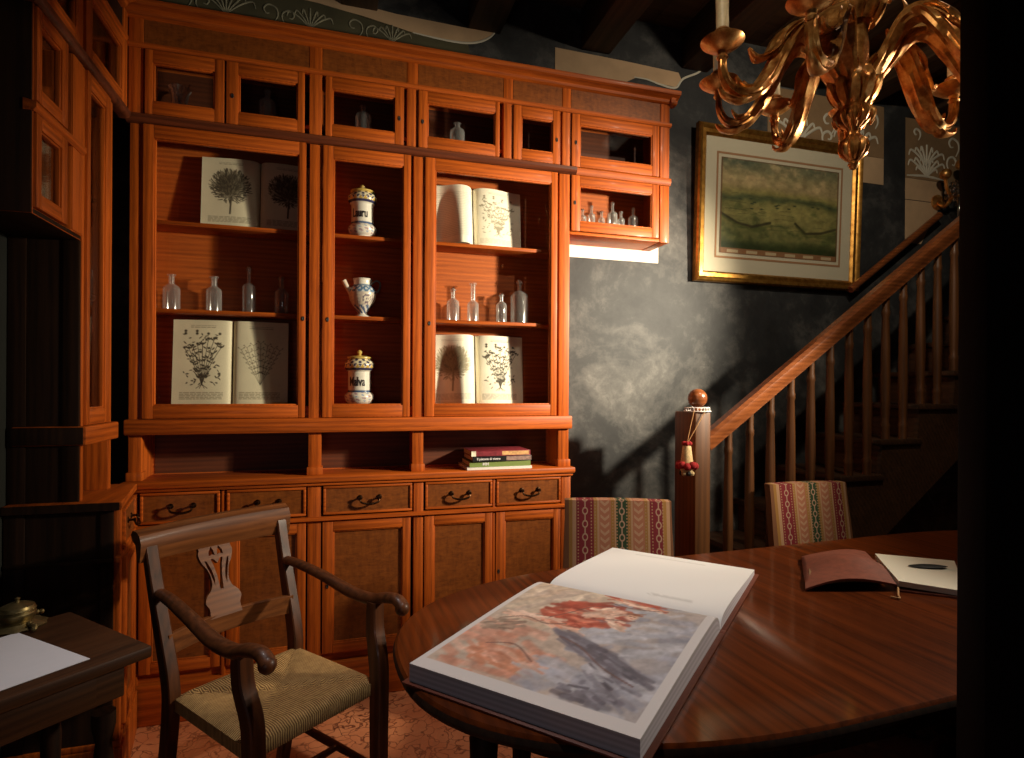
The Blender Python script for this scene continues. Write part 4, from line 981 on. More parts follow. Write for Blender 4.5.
# ------------------------------------------------------------------ open art book
def fresco():
    w, h = 200, 170; c = Canvas(w, h, (214, 208, 206), 1.15); A = 1.15
    n = fbm(h, w, 5, 3); n2 = fbm(h, w, 16, 5); n3 = fbm(h, w, 34, 8, 3)
    x0, x1, y0, y1 = .03, A - .05, .065, .985
    inside = ((c.X > x0) & (c.X < x1) & (c.Y > y0) & (c.Y < y1)).astype(float); bg = c.a.copy()
    c.a[:] = (188, 168, 152)
    c.comp(np.clip((c.X - .55) * 2, 0, 1) * np.clip((.75 - abs(c.Y - .4)) * 2, 0, 1) * .75, (150, 148, 156))
    def limb(pts, wd, col): 
        c.stroke(pts, wd * 1.12, (120, 78, 66), .75); c.stroke(pts, wd * .95, col, .9); c.stroke([(p[0] + .004, p[1] + wd * .3) for p in pts], wd * .4, tuple(min(255, v + 26) for v in col), .7)
    RED, PINK, SKIN, GREY, DK = (178, 92, 74), (200, 132, 112), (206, 168, 146), (140, 138, 146), (92, 88, 96)
    rs = random.Random(5)
    def hatch(cx, cy, rx, ry, ang, cols, n_, wd, ln=.12, jit=.35, al=.7):
        for _ in range(n_):
            r, t = math.sqrt(rs.random()), rs.uniform(0, 2 * PI); ex, ey = rx * r * math.cos(t), ry * r * math.sin(t)
            x = cx + ex * math.cos(ang) - ey * math.sin(ang); y = cy + ex * math.sin(ang) + ey * math.cos(ang)
            a = ang + rs.uniform(-jit, jit); L = ln * rs.uniform(.5, 1.2); q = rs.uniform(-.3, .3)
            col = cols[rs.randrange(len(cols))]; k = rs.uniform(.88, 1.1)
            c.stroke([(x - L / 2 * math.cos(a), y - L / 2 * math.sin(a)), (x, y + q * .03), (x + L / 2 * math.cos(a + q), y + L / 2 * math.sin(a + q))], wd * rs.uniform(.5, 1.2), tuple(min(255, v * k) for v in col), al)
    SAND, ROSE, BLUE = [(212, 194, 172), (198, 176, 152), (186, 160, 138)], [(206, 150, 128), (192, 128, 104), (216, 170, 148)], [(164, 164, 174), (146, 146, 158), (184, 182, 188)]
    REDS, SKINS, DARKS = [(182, 88, 68), (164, 70, 54), (204, 116, 92), (142, 58, 46)], [(216, 178, 156), (206, 160, 136), (226, 194, 174)], [(98, 94, 104), (120, 118, 128), (80, 76, 86), (140, 138, 148)]
    hatch(.25, .75, .32, .3, .9, SAND, 70, .03, .16); hatch(.28, .25, .3, .2, -.2, ROSE, 60, .028, .14); hatch(.9, .55, .32, .42, .4, BLUE, 90, .032, .16); hatch(.75, .15, .3, .12, -.2, BLUE, 30, .03, .14)
    hatch(.5, .68, .22, .13, .15, REDS, 90, .022, .12); hatch(.42, .58, .14, .06, -.1, REDS, 40, .018, .1); hatch(.68, .9, .2, .055, -.15, ROSE + REDS, 40, .018, .1)
    hatch(.6, .72, .09, .06, .4, SKINS, 30, .018, .07, al=.9); hatch(.26, .545, .16, .025, .12, SKINS, 26, .015, .1, al=.9); hatch(.44, .51, .13, .022, -.15, SKINS + ROSE, 24, .014, .09, al=.9); hatch(.7, .64, .08, .025, -.6, SKINS, 16, .014, .06, al=.9)
    c.blob(.745, .735, .046, .04, 0, (214, 172, 148), 1, .4); hatch(.75, .765, .04, .018, .1, [(150, 92, 70), (172, 112, 86)], 12, .01, .04)
    c.stroke([(.73, .742), (.738, .742)], .005, (96, 60, 50), .9); c.stroke([(.755, .74), (.763, .739)], .005, (96, 60, 50), .9); c.stroke([(.742, .72), (.756, .719)], .004, (150, 80, 70), .9)
    c.blob(.6, .925, .03, .028, 0, (206, 160, 136), 1, .4); hatch(.72, .86, .12, .02, -.1, SKINS, 18, .012, .08, al=.85)
    hatch(.76, .37, .3, .05, -.32, DARKS, 70, .02, .16, .2); hatch(.9, .22, .16, .08, -.5, DARKS + BLUE, 50, .02, .11, .3); hatch(.84, .12, .12, .05, -.1, DARKS, 30, .018, .08)
    hatch(.36, .2, .2, .07, -.15, ROSE + [(196, 124, 92)], 50, .018, .1); hatch(.16, .42, .1, .05, .3, [(140, 118, 104), (160, 136, 118), (122, 98, 84)], 24, .015, .08)
    for pts in ([(.1, .47), (.22, .53), (.36, .51), (.46, .55)], [(.34, .57), (.42, .66), (.5, .76), (.6, .79)], [(.62, .66), (.7, .68), (.78, .7)], [(.5, .44), (.64, .4), (.82, .3), (1.0, .24)], [(.2, .26), (.34, .3), (.5, .22)], [(.56, .84), (.7, .82), (.9, .86)]):
        c.stroke([(p.x, p.y) for p in spline([(a, b, 0) for a, b in pts], 5)], .0065, (108, 74, 66), .7)
    c.a = c.a * (.86 + .3 * n3[..., None]) * (.93 + .16 * n2[..., None]); c.a = 255 * np.clip(c.a / 255, 0, 1) ** .92
    c.a = c.a * inside[..., None] + bg * (1 - inside[..., None])
    return c.lin()
fr = fresco()                                    # screen frame: x left->right, y near->far
# page grid wants [along spine (z: right -> left), along x (near -> gutter)]
near = np.transpose(fr, (1, 0, 2))[::-1]
cw = Canvas(60, 60, (232, 230, 228)); cw.lines(.18, .42, .08, .19, 5, (150, 146, 142), .35, 3); cw.lines(.3, .8, .9, .93, 1, (150, 146, 142), .3, 4); far = np.transpose(cw.lin(), (1, 0, 2))
v = Vector((math.cos(math.radians(42)), math.sin(math.radians(42)), 0)); zl = Vector((-v.y, v.x, 0)); yl = Vector((0, 0, -1))
C0 = Vector((.905, -1.473, TZ + .0008))
bmat = Matrix(((v.x, yl.x, zl.x, C0.x), (v.y, yl.y, zl.y, C0.y), (v.z, yl.z, zl.z, C0.z), (0, 0, 0, 1)))
open_book('art_book', 'huge open art book with a reddish fresco plate lying on the table', 'book', bmat, (.592, .51), .484, (near, far), hump=(.004, .006), tin=(.05, .03), tout=(.036, .016), page='artpage', edge=(206, 200, 208), covpad=.012)

# ------------------------------------------------------------------ leather journal
jr = thing('journal', 'brown leather journal lying open on the table right of the art book', 'book', (1.62, -1.2, TZ + .0005), math.radians(-38))
bm = new(); jz = TZ + .001
def sheet(bm, P, th, n=12, m=12, hz=None, mi=0):
    """bilinear patch P00,P10,P11,P01 with height function hz(u,v); closed slab of thickness th"""
    P = [Vector(p) for p in P]; top = []; bot = []
    for j in range(m + 1):
        rt, rb = [], []
        for i in range(n + 1):
            a, b = i / n, j / m; p = P[0] * (1 - a) * (1 - b) + P[1] * a * (1 - b) + P[2] * a * b + P[3] * (1 - a) * b
            z = hz(a, b) if hz else 0; rt.append(bm.verts.new((p.x, p.y, p.z + z + th))); rb.append(bm.verts.new((p.x, p.y, p.z + z)))
        top.append(rt); bot.append(rb)
    for j in range(m):
        for i in range(n):
            bm.faces.new((top[j][i], top[j][i + 1], top[j + 1][i + 1], top[j + 1][i])).material_index = mi; bm.faces.new((bot[j][i], bot[j + 1][i], bot[j + 1][i + 1], bot[j][i + 1])).material_index = mi
    for j in range(m):
        bm.faces.new((top[j][0], top[j + 1][0], bot[j + 1][0], bot[j][0])).material_index = mi; bm.faces.new((top[j][n], bot[j][n], bot[j + 1][n], top[j + 1][n])).material_index = mi
    for i in range(n):
        bm.faces.new((top[0][i], bot[0][i], bot[0][i + 1], top[0][i + 1])).material_index = mi; bm.faces.new((top[m][i], top[m][i + 1], bot[m][i + 1], bot[m][i])).material_index = mi
# cover half resting tented, pages half flat
sheet(bm, [(1.335, -1.292, jz), (1.600, -1.366, jz), (1.79, -1.085, jz), (1.575, -1.02, jz)], .006, 16, 12, lambda a, b: .05 * math.sin(PI * min(1, a * .78 + .02)) * (.62 + .38 * (1 - abs(2 * b - 1))) + .004 * math.sin(9 * b + 5 * a))
obj('leather_flap', bm, 'leather', jr, angle=70)
bm = new(); sheet(bm, [(1.37, -1.268, jz + .001), (1.59, -1.333, jz + .001), (1.758, -1.09, jz + .001), (1.585, -1.045, jz + .001)], .014, 12, 8, lambda a, b: .028 * math.sin(PI * min(1, a * .8)) * .6); obj('page_block', bm, plain('journal_leaves_dark', (120, 96, 62), .8, vary=.3, scale=70), jr, angle=70)
bm = new(); sheet(bm, [(1.605, -1.372, jz), (1.745, -1.485, jz), (2.03, -1.235, jz), (1.80, -1.10, jz)], .004, 6, 6); obj('back_cover', bm, 'leather', jr)
bm = new(); sheet(bm, [(1.612, -1.362, jz + .0045), (1.738, -1.468, jz + .0045), (2.012, -1.234, jz + .0045), (1.80, -1.115, jz + .0045)], .016, 10, 8, lambda a, b: .008 * (1 - a)); obj('page_block', bm, plain('cream_leaves', (226, 220, 202), .7), jr, angle=70)
bm = new(); tube(bm, spline([(1.60, -1.37, jz + .012), (1.565, -1.40, jz + .004), (1.545, -1.42, jz + .0035), (1.53, -1.405, jz + .0035)], 6), .0028, 8); obj('lace', bm, 'cord', jr)
px_, py_ = 1.84, -1.275; bm = new(); Tq = Matrix.Translation((px_, py_, jz + .0285)) @ Matrix.Rotation(-.32, 4, 'Z') @ Matrix.Diagonal((.062, .02, .0045, 1)); lathe(bm, [(0, -1), (.7, -.7), (1, 0), (.7, .7), (0, 1)], (0, 0, 0), 24, 0, None, Tq)
tag(obj('pressed_leaf', bm, 'black'), 'small dark oval leaf lying on the journal page', 'leaf')

# ------------------------------------------------------------------ striped dining chairs
def dining_chair(loc, rz, label):
    o = thing('dining_chair', label, 'chair', loc, rz, 'striped chairs behind the table'); T = o.matrix_basis
    bm = new(); w, th = .217, .058; n, m = 14, 16
    def pt(i, j, s):
        u = -1 + 2 * i / n; q = j / m; zz = .46 + .458 * q; lean = .07 * q
        ww = w * (1 + .015 * math.sin(q * 5)); edge = (1 - abs(u) ** 6)
        return Vector((u * ww, (th * .5 * (.72 + .28 * edge)) * s + lean, zz + (.002 * math.cos(u * 2.2) if j == m else 0)))
    F = [[bm.verts.new(T @ pt(i, j, -1)) for i in range(n + 1)] for j in range(m + 1)]; Bk = [[bm.verts.new(T @ pt(i, j, 1)) for i in range(n + 1)] for j in range(m + 1)]
    for j in range(m):
        for i in range(n): bm.faces.new((F[j][i], F[j][i + 1], F[j + 1][i + 1], F[j + 1][i])); bm.faces.new((Bk[j][i], Bk[j + 1][i], Bk[j + 1][i + 1], Bk[j][i + 1]))
        bm.faces.new((F[j][0], F[j + 1][0], Bk[j + 1][0], Bk[j][0])); bm.faces.new((F[j][n], Bk[j][n], Bk[j + 1][n], F[j + 1][n]))
    for i in range(n): bm.faces.new((F[m][i], F[m][i + 1], Bk[m][i + 1], Bk[m][i])); bm.faces.new((F[0][i], Bk[0][i], Bk[0][i + 1], F[0][i + 1]))
    bmesh.ops.bevel(bm, geom=[e for e in bm.edges if e.is_manifold and e.calc_face_angle() > 1.0], offset=.007, segments=2, affect='EDGES', profile=.6)
    obj('backrest', bm, 'fabric', o)
    bm = new(); box(bm, -.205, .205, -.42, .03, .40, .475, 0, .018, T); obj('seat', bm, 'fabric', o)
    for sx in (-1, 1):
        for yy in (-.385, 0):
            bm = new(); c = T @ Vector((sx * .175, yy, 0)); lathe(bm, [(0, .0005), (.014, .0005), (.022, .401), (0, .401)], (c.x, c.y, 0), 12); obj('leg', bm, 'dark_and_shade_wood', o)
    return o
dining_chair((1.07, -.61, 0), math.radians(-20), 'striped woven dining chair nearest the cabinet, behind the open art book')
dining_chair((2.185, -.455, 0), math.radians(-4), 'striped woven dining chair in front of the stair balusters, behind the journal')

# ------------------------------------------------------------------ armchair with rush seat
ac = thing('armchair', 'old dark wooden armchair with rush seat and pierced splat in the left foreground', 'chair', (-.173, -.823, 0), math.radians(38.2))
AT = ac.matrix_basis       # local: x right (chair's own right seen from behind is +x toward back-right), -y front
def A3(x, y, z): return AT @ Vector((x, y, z))
SZ = .475
fw, bw, fd, bd = .214, .207, -.205, .203       # half widths, front / back depth
bm = new(); n = 22; top = []
for j in range(n + 1):
    row = []
    for i in range(n + 1):
        u, q = -1 + 2 * i / n, j / n; wd = fw + (bw - fw) * q; e = max(abs(u), abs(2 * q - 1)); d_ = abs(abs(u) - abs(2 * q - 1))
        z = SZ + .002 - .012 * (1 - e) - .010 * math.exp(-(d_ / .05) ** 2) - (.016 if e > .999 else 0) - (.004 if .9 < e <= .999 else 0)
        row.append(bm.verts.new(A3(u * wd, fd + (bd - fd) * q, z)))
    top.append(row)
bot = [[bm.verts.new(v.co + Vector((0, 0, 0))) for v in row] for row in top]
for j in range(n + 1):
    for i in range(n + 1): bot[j][i].co.z = SZ - .05
for j in range(n):
    for i in range(n): bm.faces.new((top[j][i], top[j][i + 1], top[j + 1][i + 1], top[j + 1][i])); bm.faces.new((bot[j][i], bot[j + 1][i], bot[j + 1][i + 1], bot[j][i + 1]))
for j in range(n): bm.faces.new((top[j][0], top[j + 1][0], bot[j + 1][0], bot[j][0])); bm.faces.new((top[j][n], bot[j][n], bot[j + 1][n], top[j + 1][n]))
for i in range(n): bm.faces.new((top[0][i], bot[0][i], bot[0][i + 1], top[0][i + 1])); bm.faces.new((top[n][i], top[n][i + 1], bot[n][i + 1], bot[n][i]))
obj('rush_seat', bm, 'rush', ac, angle=60)
def sweep_rect(bm, pts, w, d, up, bev=.15):
    tube(bm, pts, 1.0, 4, 0, None, up) if False else None
def bar(bm, pts, wx, wy, xdir, mi=0):
    """rectangular section swept along pts; xdir = local world vector of the section's width"""
    P = [Vector(p) for p in pts]; n = len(P); rings = []
    WX_ = lerp_list(wx, n) if isinstance(wx, (list, tuple)) else [wx] * n; WY_ = lerp_list(wy, n) if isinstance(wy, (list, tuple)) else [wy] * n
    for i in range(n):
        t = (P[min(i + 1, n - 1)] - P[max(i - 1, 0)]).normalized(); a = (Vector(xdir) - t * t.dot(Vector(xdir))).normalized(); b = t.cross(a); w_, d_ = WX_[i] / 2, WY_[i] / 2; c = .2 * min(w_, d_)
        rings.append([bm.verts.new(P[i] + a * sx * (w_ - cx) + b * sy * (d_ - cy)) for sx, sy, cx, cy in ((-1, -1, c, 0), (1, -1, c, 0), (1, -1, 0, c), (1, 1, 0, c), (1, 1, c, 0), (-1, 1, c, 0), (-1, 1, 0, c), (-1, -1, 0, c))])
    for A, B in zip(rings, rings[1:]):
        for k in range(8): bm.faces.new((A[k], A[(k + 1) % 8], B[(k + 1) % 8], B[k])).material_index = mi
    bm.faces.new(list(reversed(rings[0]))).material_index = mi; bm.faces.new(rings[-1]).material_index = mi
XD = AT.to_3x3() @ Vector((1, 0, 0)); YD = AT.to_3x3() @ Vector((0, 1, 0))
for s in (-1, 1):
    bm = new(); pts = spline([A3(s * .205, .29, .002), A3(s * .205, .25, .2), A3(s * .206, .215, .42), A3(s * .208, .22, .52), A3(s * .212, .262, .66), A3(s * .215, .300, .78), A3(s * .218, .328, .885)], 6)
    bar(bm, pts, .036, [.036, .04, .046, .05, .044, .036, .03], XD); obj('rear_leg', bm, 'chair_wood', ac)
    bm = new(); pts = spline([A3(s * .204, -.222, .001), A3(s * .204, -.220, .3), A3(s * .206, -.218, .47), A3(s * .208, -.210, .54), A3(s * .216, -.186, .62), A3(s * .219, -.184, .70)], 6)
    bar(bm, pts, .042, [.038, .046, .05, .052, .046, .04], XD); obj('front_leg', bm, 'chair_wood', ac)
    bm = new(); pts = spline([A3(s * .212, .275, .752), A3(s * .215, .2, .748), A3(s * .222, .08, .73), A3(s * .227, -.06, .702), A3(s * .226, -.16, .70), A3(s * .224, -.22, .718), A3(s * .223, -.275, .724), A3(s * .222, -.305, .705)], 7)
    tube(bm, pts, [.017, .018, .019, .021, .022, .020, .019, .020], 14, 0, (.82, 1.12), (0, 0, 1))
    ball(bm, A3(s * .222, -.300, .703), .0225, 0, 14); obj('armrest', bm, 'chair_wood', ac)
# crest rail: wide board, curved in plan, rolled over at the top
bm = new(); rows = []
sec = [(-.008, -.05), (.012, -.05), (.016, -.02), (.022, .004), (.046, .018), (.052, .034), (.040, .048), (.016, .048), (-.006, .036), (-.016, .012), (-.014, -.02)]   # (back offset, height)
for i in range(25):
    u = -1 + i / 12; x = u * .25; yb = .338 + .016 * (1 - u * u) ; zc = .889 + .004 * (1 - u * u)
    hs = 1 + .08 * u
    rows.append([bm.verts.new(A3(x, yb + a - .012, zc + b * hs)) for a, b in sec])
for A, B in zip(rows, rows[1:]):
    for k in range(len(sec)): bm.faces.new((A[k], A[(k + 1) % len(sec)], B[(k + 1) % len(sec)], B[k]))
bm.faces.new(rows[0]); bm.faces.new(list(reversed(rows[-1]))); obj('crest_rail', bm, 'chair_wood_x', ac, angle=30)
bm = new(); pts = [A3(-.208 + .416 * i / 10, .236 + .03 * (1 - (i / 5 - 1) ** 2), .605 + .006 * (1 - (i / 5 - 1) ** 2)) for i in range(11)]
bar(bm, pts, .02, .062, YD); obj('lower_back_rail', bm, 'chair_wood_x', ac)
# pierced splat
def ring_poly(half):  return [(x, z) for x, z in half] + [(-x, z) for x, z in reversed(half)]
outer = [(.0, 0), (.052, 0), (.05, .03), (.058, .05), (.052, .07), (.034, .09), (.028, .115), (.034, .15), (.05, .18), (.056, .205), (.052, .222), (.06, .235), (.06, .25), (0, .25)]
cu = bpy.data.curves.new('splat_curve', 'CURVE'); cu.dimensions = '2D'; cu.fill_mode = 'BOTH'; cu.extrude = .007
def addsp(pts):
    sp = cu.splines.new('POLY'); sp.points.add(len(pts) - 1); sp.use_cyclic_u = True
    for p, (x, z) in zip(sp.points, pts): p.co = (x, z, 0, 1)
smo = [(p.x, p.y) for p in spline([(a, b, 0) for a, b in outer[1:-1]], 5)]
addsp(ring_poly(smo))
addsp([(-.005, .085), (.005, .085), (.008, .13), (.014, .165), (.02, .185), (.012, .186), (.004, .176), (0, .17), (-.004, .176), (-.012, .186), (-.02, .185), (-.014, .165), (-.008, .13)])
for s in (-1, 1): addsp([(s * .004, .195), (s * .012, .2), (s * .024, .195), (s * .022, .21), (s * .012, .226), (s * .006, .21)]); addsp([(s * .02, .1), (s * .026, .13), (s * .036, .165), (s * .04, .185), (s * .033, .18), (s * .022, .15), (s * .017, .12)])
to = bpy.data.objects.new('tmp', cu); COL.objects.link(to); bpy.context.view_layer.update(); dg = bpy.context.evaluated_depsgraph_get(); me = to.evaluated_get(dg).to_mesh()
bm = new(); bm.from_mesh(me); to.evaluated_get(dg).to_mesh_clear(); bpy.data.objects.remove(to); bpy.data.curves.remove(cu)
p0, p1 = Vector((0, .258, .63)), Vector((0, .352, .868)); dz = (p1 - p0).normalized()
SM = AT @ Matrix(((1, 0, 0, p0.x), (0, dz.y, -dz.z, p0.y), (0, dz.z, dz.y, p0.z), (0, 0, 0, 1)))
bm.transform(Matrix.Translation(XD * -.018) @ SM); obj('splat', bm, 'chair_wood_x', ac, smooth=False)
for a, b, z in (((-.2, -.2), (-.197, .27), .2), ((.2, -.2), (.197, .27), .2), ((-.2, -.03), (.2, -.03), .2)):
    bm = new(); tube(bm, [A3(a[0], a[1], z), A3((a[0] + b[0]) / 2, (a[1] + b[1]) / 2, z), A3(b[0], b[1], z)], [.010, .014, .010], 12); obj('stretcher', bm, 'chair_wood', ac)

# ------------------------------------------------------------------ writing desk at the left edge
dk = thing('desk', 'small dark walnut writing desk at the left edge in front of the base cupboard', 'desk', (-.70, -1.28, 0), math.radians(43))
DT = dk.matrix_basis; c = DT.inverted() @ Vector((-.411, -1.171, .0))
dx1, dy1 = c.x, c.y                               # the visible corner in desk coordinates
bm = new(); box(bm, dx1 - .44, dx1, dy1, dy1 + .40, .742, .77, 0, .006, DT); obj('desktop', bm, 'desk_wood', dk)
bm = new(); box(bm, dx1 - .40, dx1 - .04, dy1 + .04, dy1 + .36, .66, .742, 0, .004, DT); obj('apron', bm, 'desk_wood', dk)
bm = new(); box(bm, dx1 - .34, dx1 - .10, dy1 + .034, dy1 + .042, .668, .735, 0, .003, DT); obj('drawer', bm, 'desk_wood', dk)
for a in (-.37, -.07):
    for b in (.33, .07):
        bm = new(); p = DT @ Vector((dx1 + a, dy1 + b, 0)); lathe(bm, [(0, .0005), (.014, .0005), (.018, .08), (.014, .1), (.022, .5), (.016, .56), (.024, .6), (.024, .63), (0, .63)], (p.x, p.y, 0), 20); obj('leg', bm, 'dark_and_shade_wood', dk)
def zq(x, y, z=.7705): return (x, y, z)
bm = new(); sheet(bm, [zq(-.635, -1.322), zq(-.521, -1.213), zq(-.742, -1.012), zq(-.852, -1.118)], .0012, 8, 8, lambda a, b: .0015 * a * b); tag(obj('paper_sheet', bm, 'paper'), 'blank white sheet of paper lying on the small desk', 'paper')
ik = thing('inkwell', 'ornate tarnished brass inkwell at the left edge of the small desk', 'inkwell', (-.765, -.962, .7705)); bm = new()
lathe(bm, [(0, 0), (.058, 0), (.06, .004), (.052, .008), (.034, .012), (.03, .016), (.036, .022), (.038, .034), (.034, .04), (.038, .043), (.036, .046)], (-.765, -.962, .7705), 32, 0, (.05, 10, -.1, .01)); obj('body', bm, 'brass', ik)
bm = new(); lathe(bm, [(.036, .046), (.034, .052), (.02, .058), (.005, .061), (.004, .066), (.006, .07), (0, .074)], (-.765, -.962, .7705), 28); obj('lid', bm, 'brass', ik)
bm = new()
for k in range(3):
    a = -.7 + k * 2.1
    for q in range(5): ball(bm, (-.765 + (.05 + .007 * q) * math.cos(a + .1 * math.sin(q)), -.962 + (.05 + .007 * q) * math.sin(a), .7705 + .015 - .0018 * q), .0068, 0, 8)
obj('scroll_feet', bm, 'brass', ik)

# ------------------------------------------------------------------ chandelier
CH = Vector((1.45, -1.345, 0)); Rv = Vector((.9584, -.2854, 0)); Fv = Vector((.2854, .9584, 0))
ch = thing('chandelier', 'carved gilded wooden chandelier with leafy scroll arms hanging above the table', 'chandelier', (CH.x, CH.y, 2.02))
def CP(l, d, z): return CH + Rv * l + Fv * d + Vector((0, 0, z))
bm = new(); lathe(bm, [(0, 2.018), (.010, 2.024), (.016, 2.036), (.012, 2.044), (.02, 2.05), (.034, 2.066), (.039, 2.085), (.034, 2.105), (.02, 2.115), (.015, 2.125), (.018, 2.14), (.03, 2.15), (.042, 2.165), (.045, 2.18), (.036, 2.195), (.026, 2.205), (.03, 2.222), (.042, 2.245), (.046, 2.265), (.042, 2.29), (.038, 2.32), (.038, 2.38), (.034, 2.42), (.04, 2.44), (.062, 2.47), (.066, 2.5), (.05, 2.505), (.036, 2.49), (.03, 2.55), (.045, 2.58), (.05, 2.61), (.03, 2.66), (.016, 2.7), (.012, 2.74), (0, 2.745)], CH, 48, 0, (.09, 12, 2.05, 2.2)); obj('body', bm, 'gilt', ch)
bm = new()
for k in range(10):
    a = 2 * PI * k / 10 + .2; e = Vector((math.cos(a), math.sin(a), 0))
    tube(bm, spline([CH + e * .03 + Vector((0, 0, 2.2)), CH + e * .05 + Vector((0, 0, 2.225)), CH + e * .066 + Vector((0, 0, 2.265)), CH + e * .058 + Vector((0, 0, 2.30)), CH + e * .085 + Vector((0, 0, 2.315))], 5), [.010, .012, .013, .010, .004], 8, 0, (.7, 1.1), None, (.2, 4, .5))
    tube(bm, spline([CH + e * .05 + Vector((0, 0, 2.44)), CH + e * .07 + Vector((0, 0, 2.47)), CH + e * .085 + Vector((0, 0, 2.51)), CH + e * .1 + Vector((0, 0, 2.505))], 5), [.012, .014, .012, .004], 8, 0, (.5, 1.4))
    tube(bm, spline([CH + e * .035 + Vector((0, 0, 2.20)), CH + e * .052 + Vector((0, 0, 2.175)), CH + e * .044 + Vector((0, 0, 2.15))], 4), [.006, .008, .003], 8)
obj('acanthus_leaves', bm, 'gilt', ch)
def arm(l, d, zc=2.302, spiky=True):
    e = (Rv * l + Fv * d); Ln = e.length; e.normalize(); side = Vector((-e.y, e.x, 0))
    def q(r, z, s=0): return CH + e * r + side * s + Vector((0, 0, z))
    bm = new(); k = Ln / .4
    pts = spline([q(.05, 2.27), q(.085 * k, 2.325), q(.13 * k, 2.39), q(.18 * k, 2.395), q(.225 * k, 2.33), q(.275 * k, 2.235), q(.325 * k, 2.185), q(.375 * k, 2.195), q(.398 * k, 2.235), q(.40 * k, zc - .02)], 9)
    tube(bm, pts, [.018, .022, .027, .030, .028, .026, .022, .015, .012, .011], 20, 0, (1.2, .75), side, (.13, 8, .22))
    # leaf curls springing from the scroll
    tube(bm, spline([q(.15 * k, 2.405), q(.19 * k, 2.40), q(.235 * k, 2.36), q(.26 * k, 2.315), q(.30 * k, 2.29), q(.325 * k, 2.315)], 6), [.014, .025, .027, .022, .013, .003], 20, 0, (1.4, .5), side, (.14, 9, .3))
    tube(bm, spline([q(.12 * k, 2.39), q(.135 * k, 2.425), q(.125 * k, 2.455)], 5), [.012, .010, .003], 8, 0, (1.3, .6), side)
    tube(bm, spline([q(.26 * k, 2.25), q(.29 * k, 2.215), q(.34 * k, 2.205), q(.36 * k, 2.23)], 5), [.013, .016, .011, .003], 8, 0, (1.4, .6), side)
    tube(bm, spline([q(.30 * k, 2.195), q(.345 * k, 2.165), q(.39 * k, 2.17), q(.41 * k, 2.19)], 5), [.013, .014, .010, .003], 8, 0, (1.4, .6), side)
    a_ = obj('arm', bm, 'gilt', ch)
    c = q(Ln, zc); bm = new()
    lathe(bm, [(0, -.035), (.012, -.035), (.016, -.028), (.012, -.02), (.014, -.012), (.034, -.004), (.055, .012), (.058, .017), (.055, .019), (.035, .010), (.016, .008), (.015, .012), (.024, .02), (.027, .03), (.022, .036), (.024, .042), (.018, .048), (0, .05)], c, 32); obj('drip_pan', bm, 'gilt', a_)
    bm = new(); lathe(bm, [(0, .05), (.0165, .05), (.017, .06), (.0165, .1), (.0175, .135), (.0185, .15), (.016, .152), (0, .15)], c, 20, 0, (.06, 5, .09, .151)); obj('candle_sleeve', bm, 'candle', a_)
    bm = new(); lathe(bm, [(0, .15), (.008, .151), (.012, .17), (.0125, .18), (.008, .2), (.003, .218), (0, .224)], c, 16); obj('bulb', bm, 'bulb', a_)
for l, d in ((-.435, -.13), (-.37, .08), (-.13, .23), (-.28, -.30), (.42, -.12), (.37, .10), (.13, .26), (.24, -.32)): arm(l, d)
bm = new()
for k in range(9): torus(bm, (0, 0, 0), .018, .004, 0, 16, 6, Matrix.Translation((CH.x, CH.y, 2.76 + k * .05)) @ Matrix.Rotation(PI / 2 * (k % 2), 4, 'Z') @ Matrix.Rotation(PI / 2, 4, 'X') @ Matrix.Diagonal((1, 1.6, 1, 1)))
bm.verts.ensure_lookup_table(); lathe(bm, [(0, 3.14), (.03, 3.14), (.05, 3.17), (.05, 3.2), (.02, 3.415), (0, 3.419)], (CH.x, CH.y, 0), 20); obj('chain', bm, 'iron', ch)

# ------------------------------------------------------------------ sconce above the stair
sc = thing('wall_sconce', 'small gilt and crystal wall sconce above the stair at the dark right edge', 'sconce', (3.80, WY - .1, 2.6))
def S(x, z, y=WY - .12): return (x, y, z)
bm = new(); tube(bm, spline([(3.80, WY - .003, 2.62), S(3.80, 2.58, WY - .06), S(3.78, 2.62)], 6), .012, 10)
for x_, z_ in ((3.72, 2.76), (3.86, 2.84)): ball(bm, S(x_, z_), .035, 0, 16); tube(bm, spline([S(3.78, 2.62), S(x_ + .02, 2.66), S(x_, z_ - .03)], 5), .010, 8)
lathe(bm, [(0, -.01), (.045, -.01), (.05, 0), (.05, .012), (0, .012)], (0, 0, 0), 20, 0, None, Matrix.Translation((3.80, WY - .003, 2.62)) @ Matrix.Rotation(PI / 2, 4, 'X')); obj('frame', bm, 'gilt', sc)
bm = new()
for k in range(14):
    a = 2 * PI * k / 14; xx, yy = 3.84 + .075 * math.cos(a), WY - .12 + .06 * math.sin(a)
    for q in range(2 + k % 3): ball(bm, (xx, yy, 2.70 - .035 * q), .013, 0, 8, 1.3)
tube(bm, [S(3.84, 2.5), S(3.84, 2.71)], [.01, .02, .012], 10); torus(bm, (3.84, WY - .12, 2.71), .075, .006, 0, 24, 6); obj('crystal_drops', bm, 'crystal', sc)

# ------------------------------------------------------------------ rug
bm = new(); box(bm, 1.05, 2.95, -2.2, -.72, .0005, .009, 0, .003); tag(obj('rug', bm, 'rug'), 'dark patterned rug on the floor under the right side of the table', 'rug')

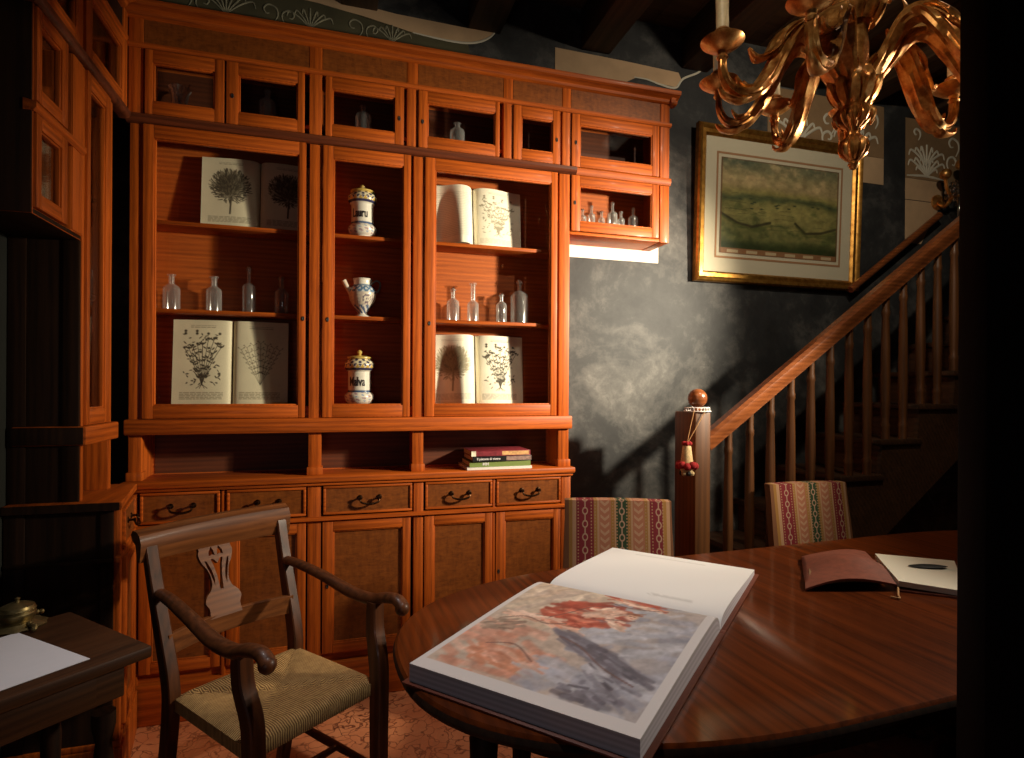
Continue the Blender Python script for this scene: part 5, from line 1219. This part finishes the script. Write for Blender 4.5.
# ------------------------------------------------------------------ lights
def spot(name, loc, target, energy, color, size, blend, rad=.05):
    l = bpy.data.lights.new(name, 'SPOT'); l.energy = energy; l.color = color; l.spot_size = math.radians(size); l.spot_blend = blend; l.shadow_soft_size = rad
    o = bpy.data.objects.new(name, l); COL.objects.link(o); o.location = loc; o.rotation_euler = (Vector(target) - Vector(loc)).to_track_quat('-Z', 'Y').to_euler(); return o
def aim(p, az, el): return (p[0] - math.cos(math.radians(az)), p[1] + math.sin(math.radians(az)), p[2] + math.tan(math.radians(el)))
KP = (2.8, -1.46, 2.02)
spot('key_spot_lamp', KP, aim(KP, 36, -20), 175, (1, .86, .64), 76, .9, .06)
spot('added_accent_spot', (2.8, -1.46, 2.06), (1.12, .1, 1.85), 640, (1, .86, .64), 60, 1, .06)  # extra beam added beside the key to brighten the right-hand doors
KQ = (2.84, -1.6, 1.98)
spot('added_table_spot', KQ, aim(KQ, 2, -6), 105, (1, .87, .7), 96, .5, .03)  # added beam without a fixture, lifts the book and chandelier
spot('added_chandelier_spot', (.35, -2.3, 3.1), (1.42, -1.35, 2.35), 34, (1, .86, .66), 46, .6, .03)  # added spot that lights only the chandelier from the upper left
spot('ceiling_spot_lamp', (.10, -1.15, 3.17), (.28, -1.3, 0), 84, (1, .95, .92), 66, .9, .03)
spot('ceiling_spot_lamp', (2.0, -1.45, 3.1), (2.45, .1, 2.0), 46, (1, .85, .64), 168, 1, .03)
al = bpy.data.lights.new('added_low_fill', 'AREA'); al.energy = 3.2; al.color = (.9, .92, 1); al.shape = 'RECTANGLE'; al.size = .5; al.size_y = .3
ao = bpy.data.objects.new('added_low_fill', al); COL.objects.link(ao); ao.location = (-.9, -4.2, .98); ao.rotation_euler = (math.radians(90), 0, math.radians(-14))  # weak cool fill added behind the camera, not an actual window

w = bpy.data.worlds.new('World'); scn.world = w; w.use_nodes = True
bg = w.node_tree.nodes.get('Background') or w.node_tree.nodes.new('ShaderNodeBackground'); bg.inputs[0].default_value = (.6, .5, .4, 1); bg.inputs[1].default_value = .01
# ------------------------------------------------------------------ camera
cam = bpy.data.cameras.new('camera'); co = bpy.data.objects.new('camera', cam); COL.objects.link(co)
cam.sensor_width = 36; cam.lens = 580.96 * 36 / 1024; cam.shift_y = 9.5 / 1024; cam.clip_start = .02
yaw, roll = .2894, .0055
Fw = Vector((math.sin(yaw), math.cos(yaw), 0)); Rt = Vector((math.cos(yaw), -math.sin(yaw), 0)); Up = Vector((0, 0, 1))
R_ = Rt * math.cos(roll) + Up * math.sin(roll); U_ = -Rt * math.sin(roll) + Up * math.cos(roll)
m4 = Matrix(((R_.x, U_.x, -Fw.x, 0), (R_.y, U_.y, -Fw.y, -2.7), (R_.z, U_.z, -Fw.z, 1.37), (0, 0, 0, 1))); co.matrix_world = m4
scn.camera = co
scn.view_settings.view_transform = 'Standard'; scn.view_settings.look = 'None'; scn.view_settings.exposure = 0; scn.view_settings.gamma = 1; scn.view_settings.use_curve_mapping = False
scn.cycles.transparent_max_bounces = 24; scn.cycles.max_bounces = 10; scn.cycles.use_denoising = True; scn.cycles.sample_clamp_indirect = 4
bpy.context.view_layer.update()
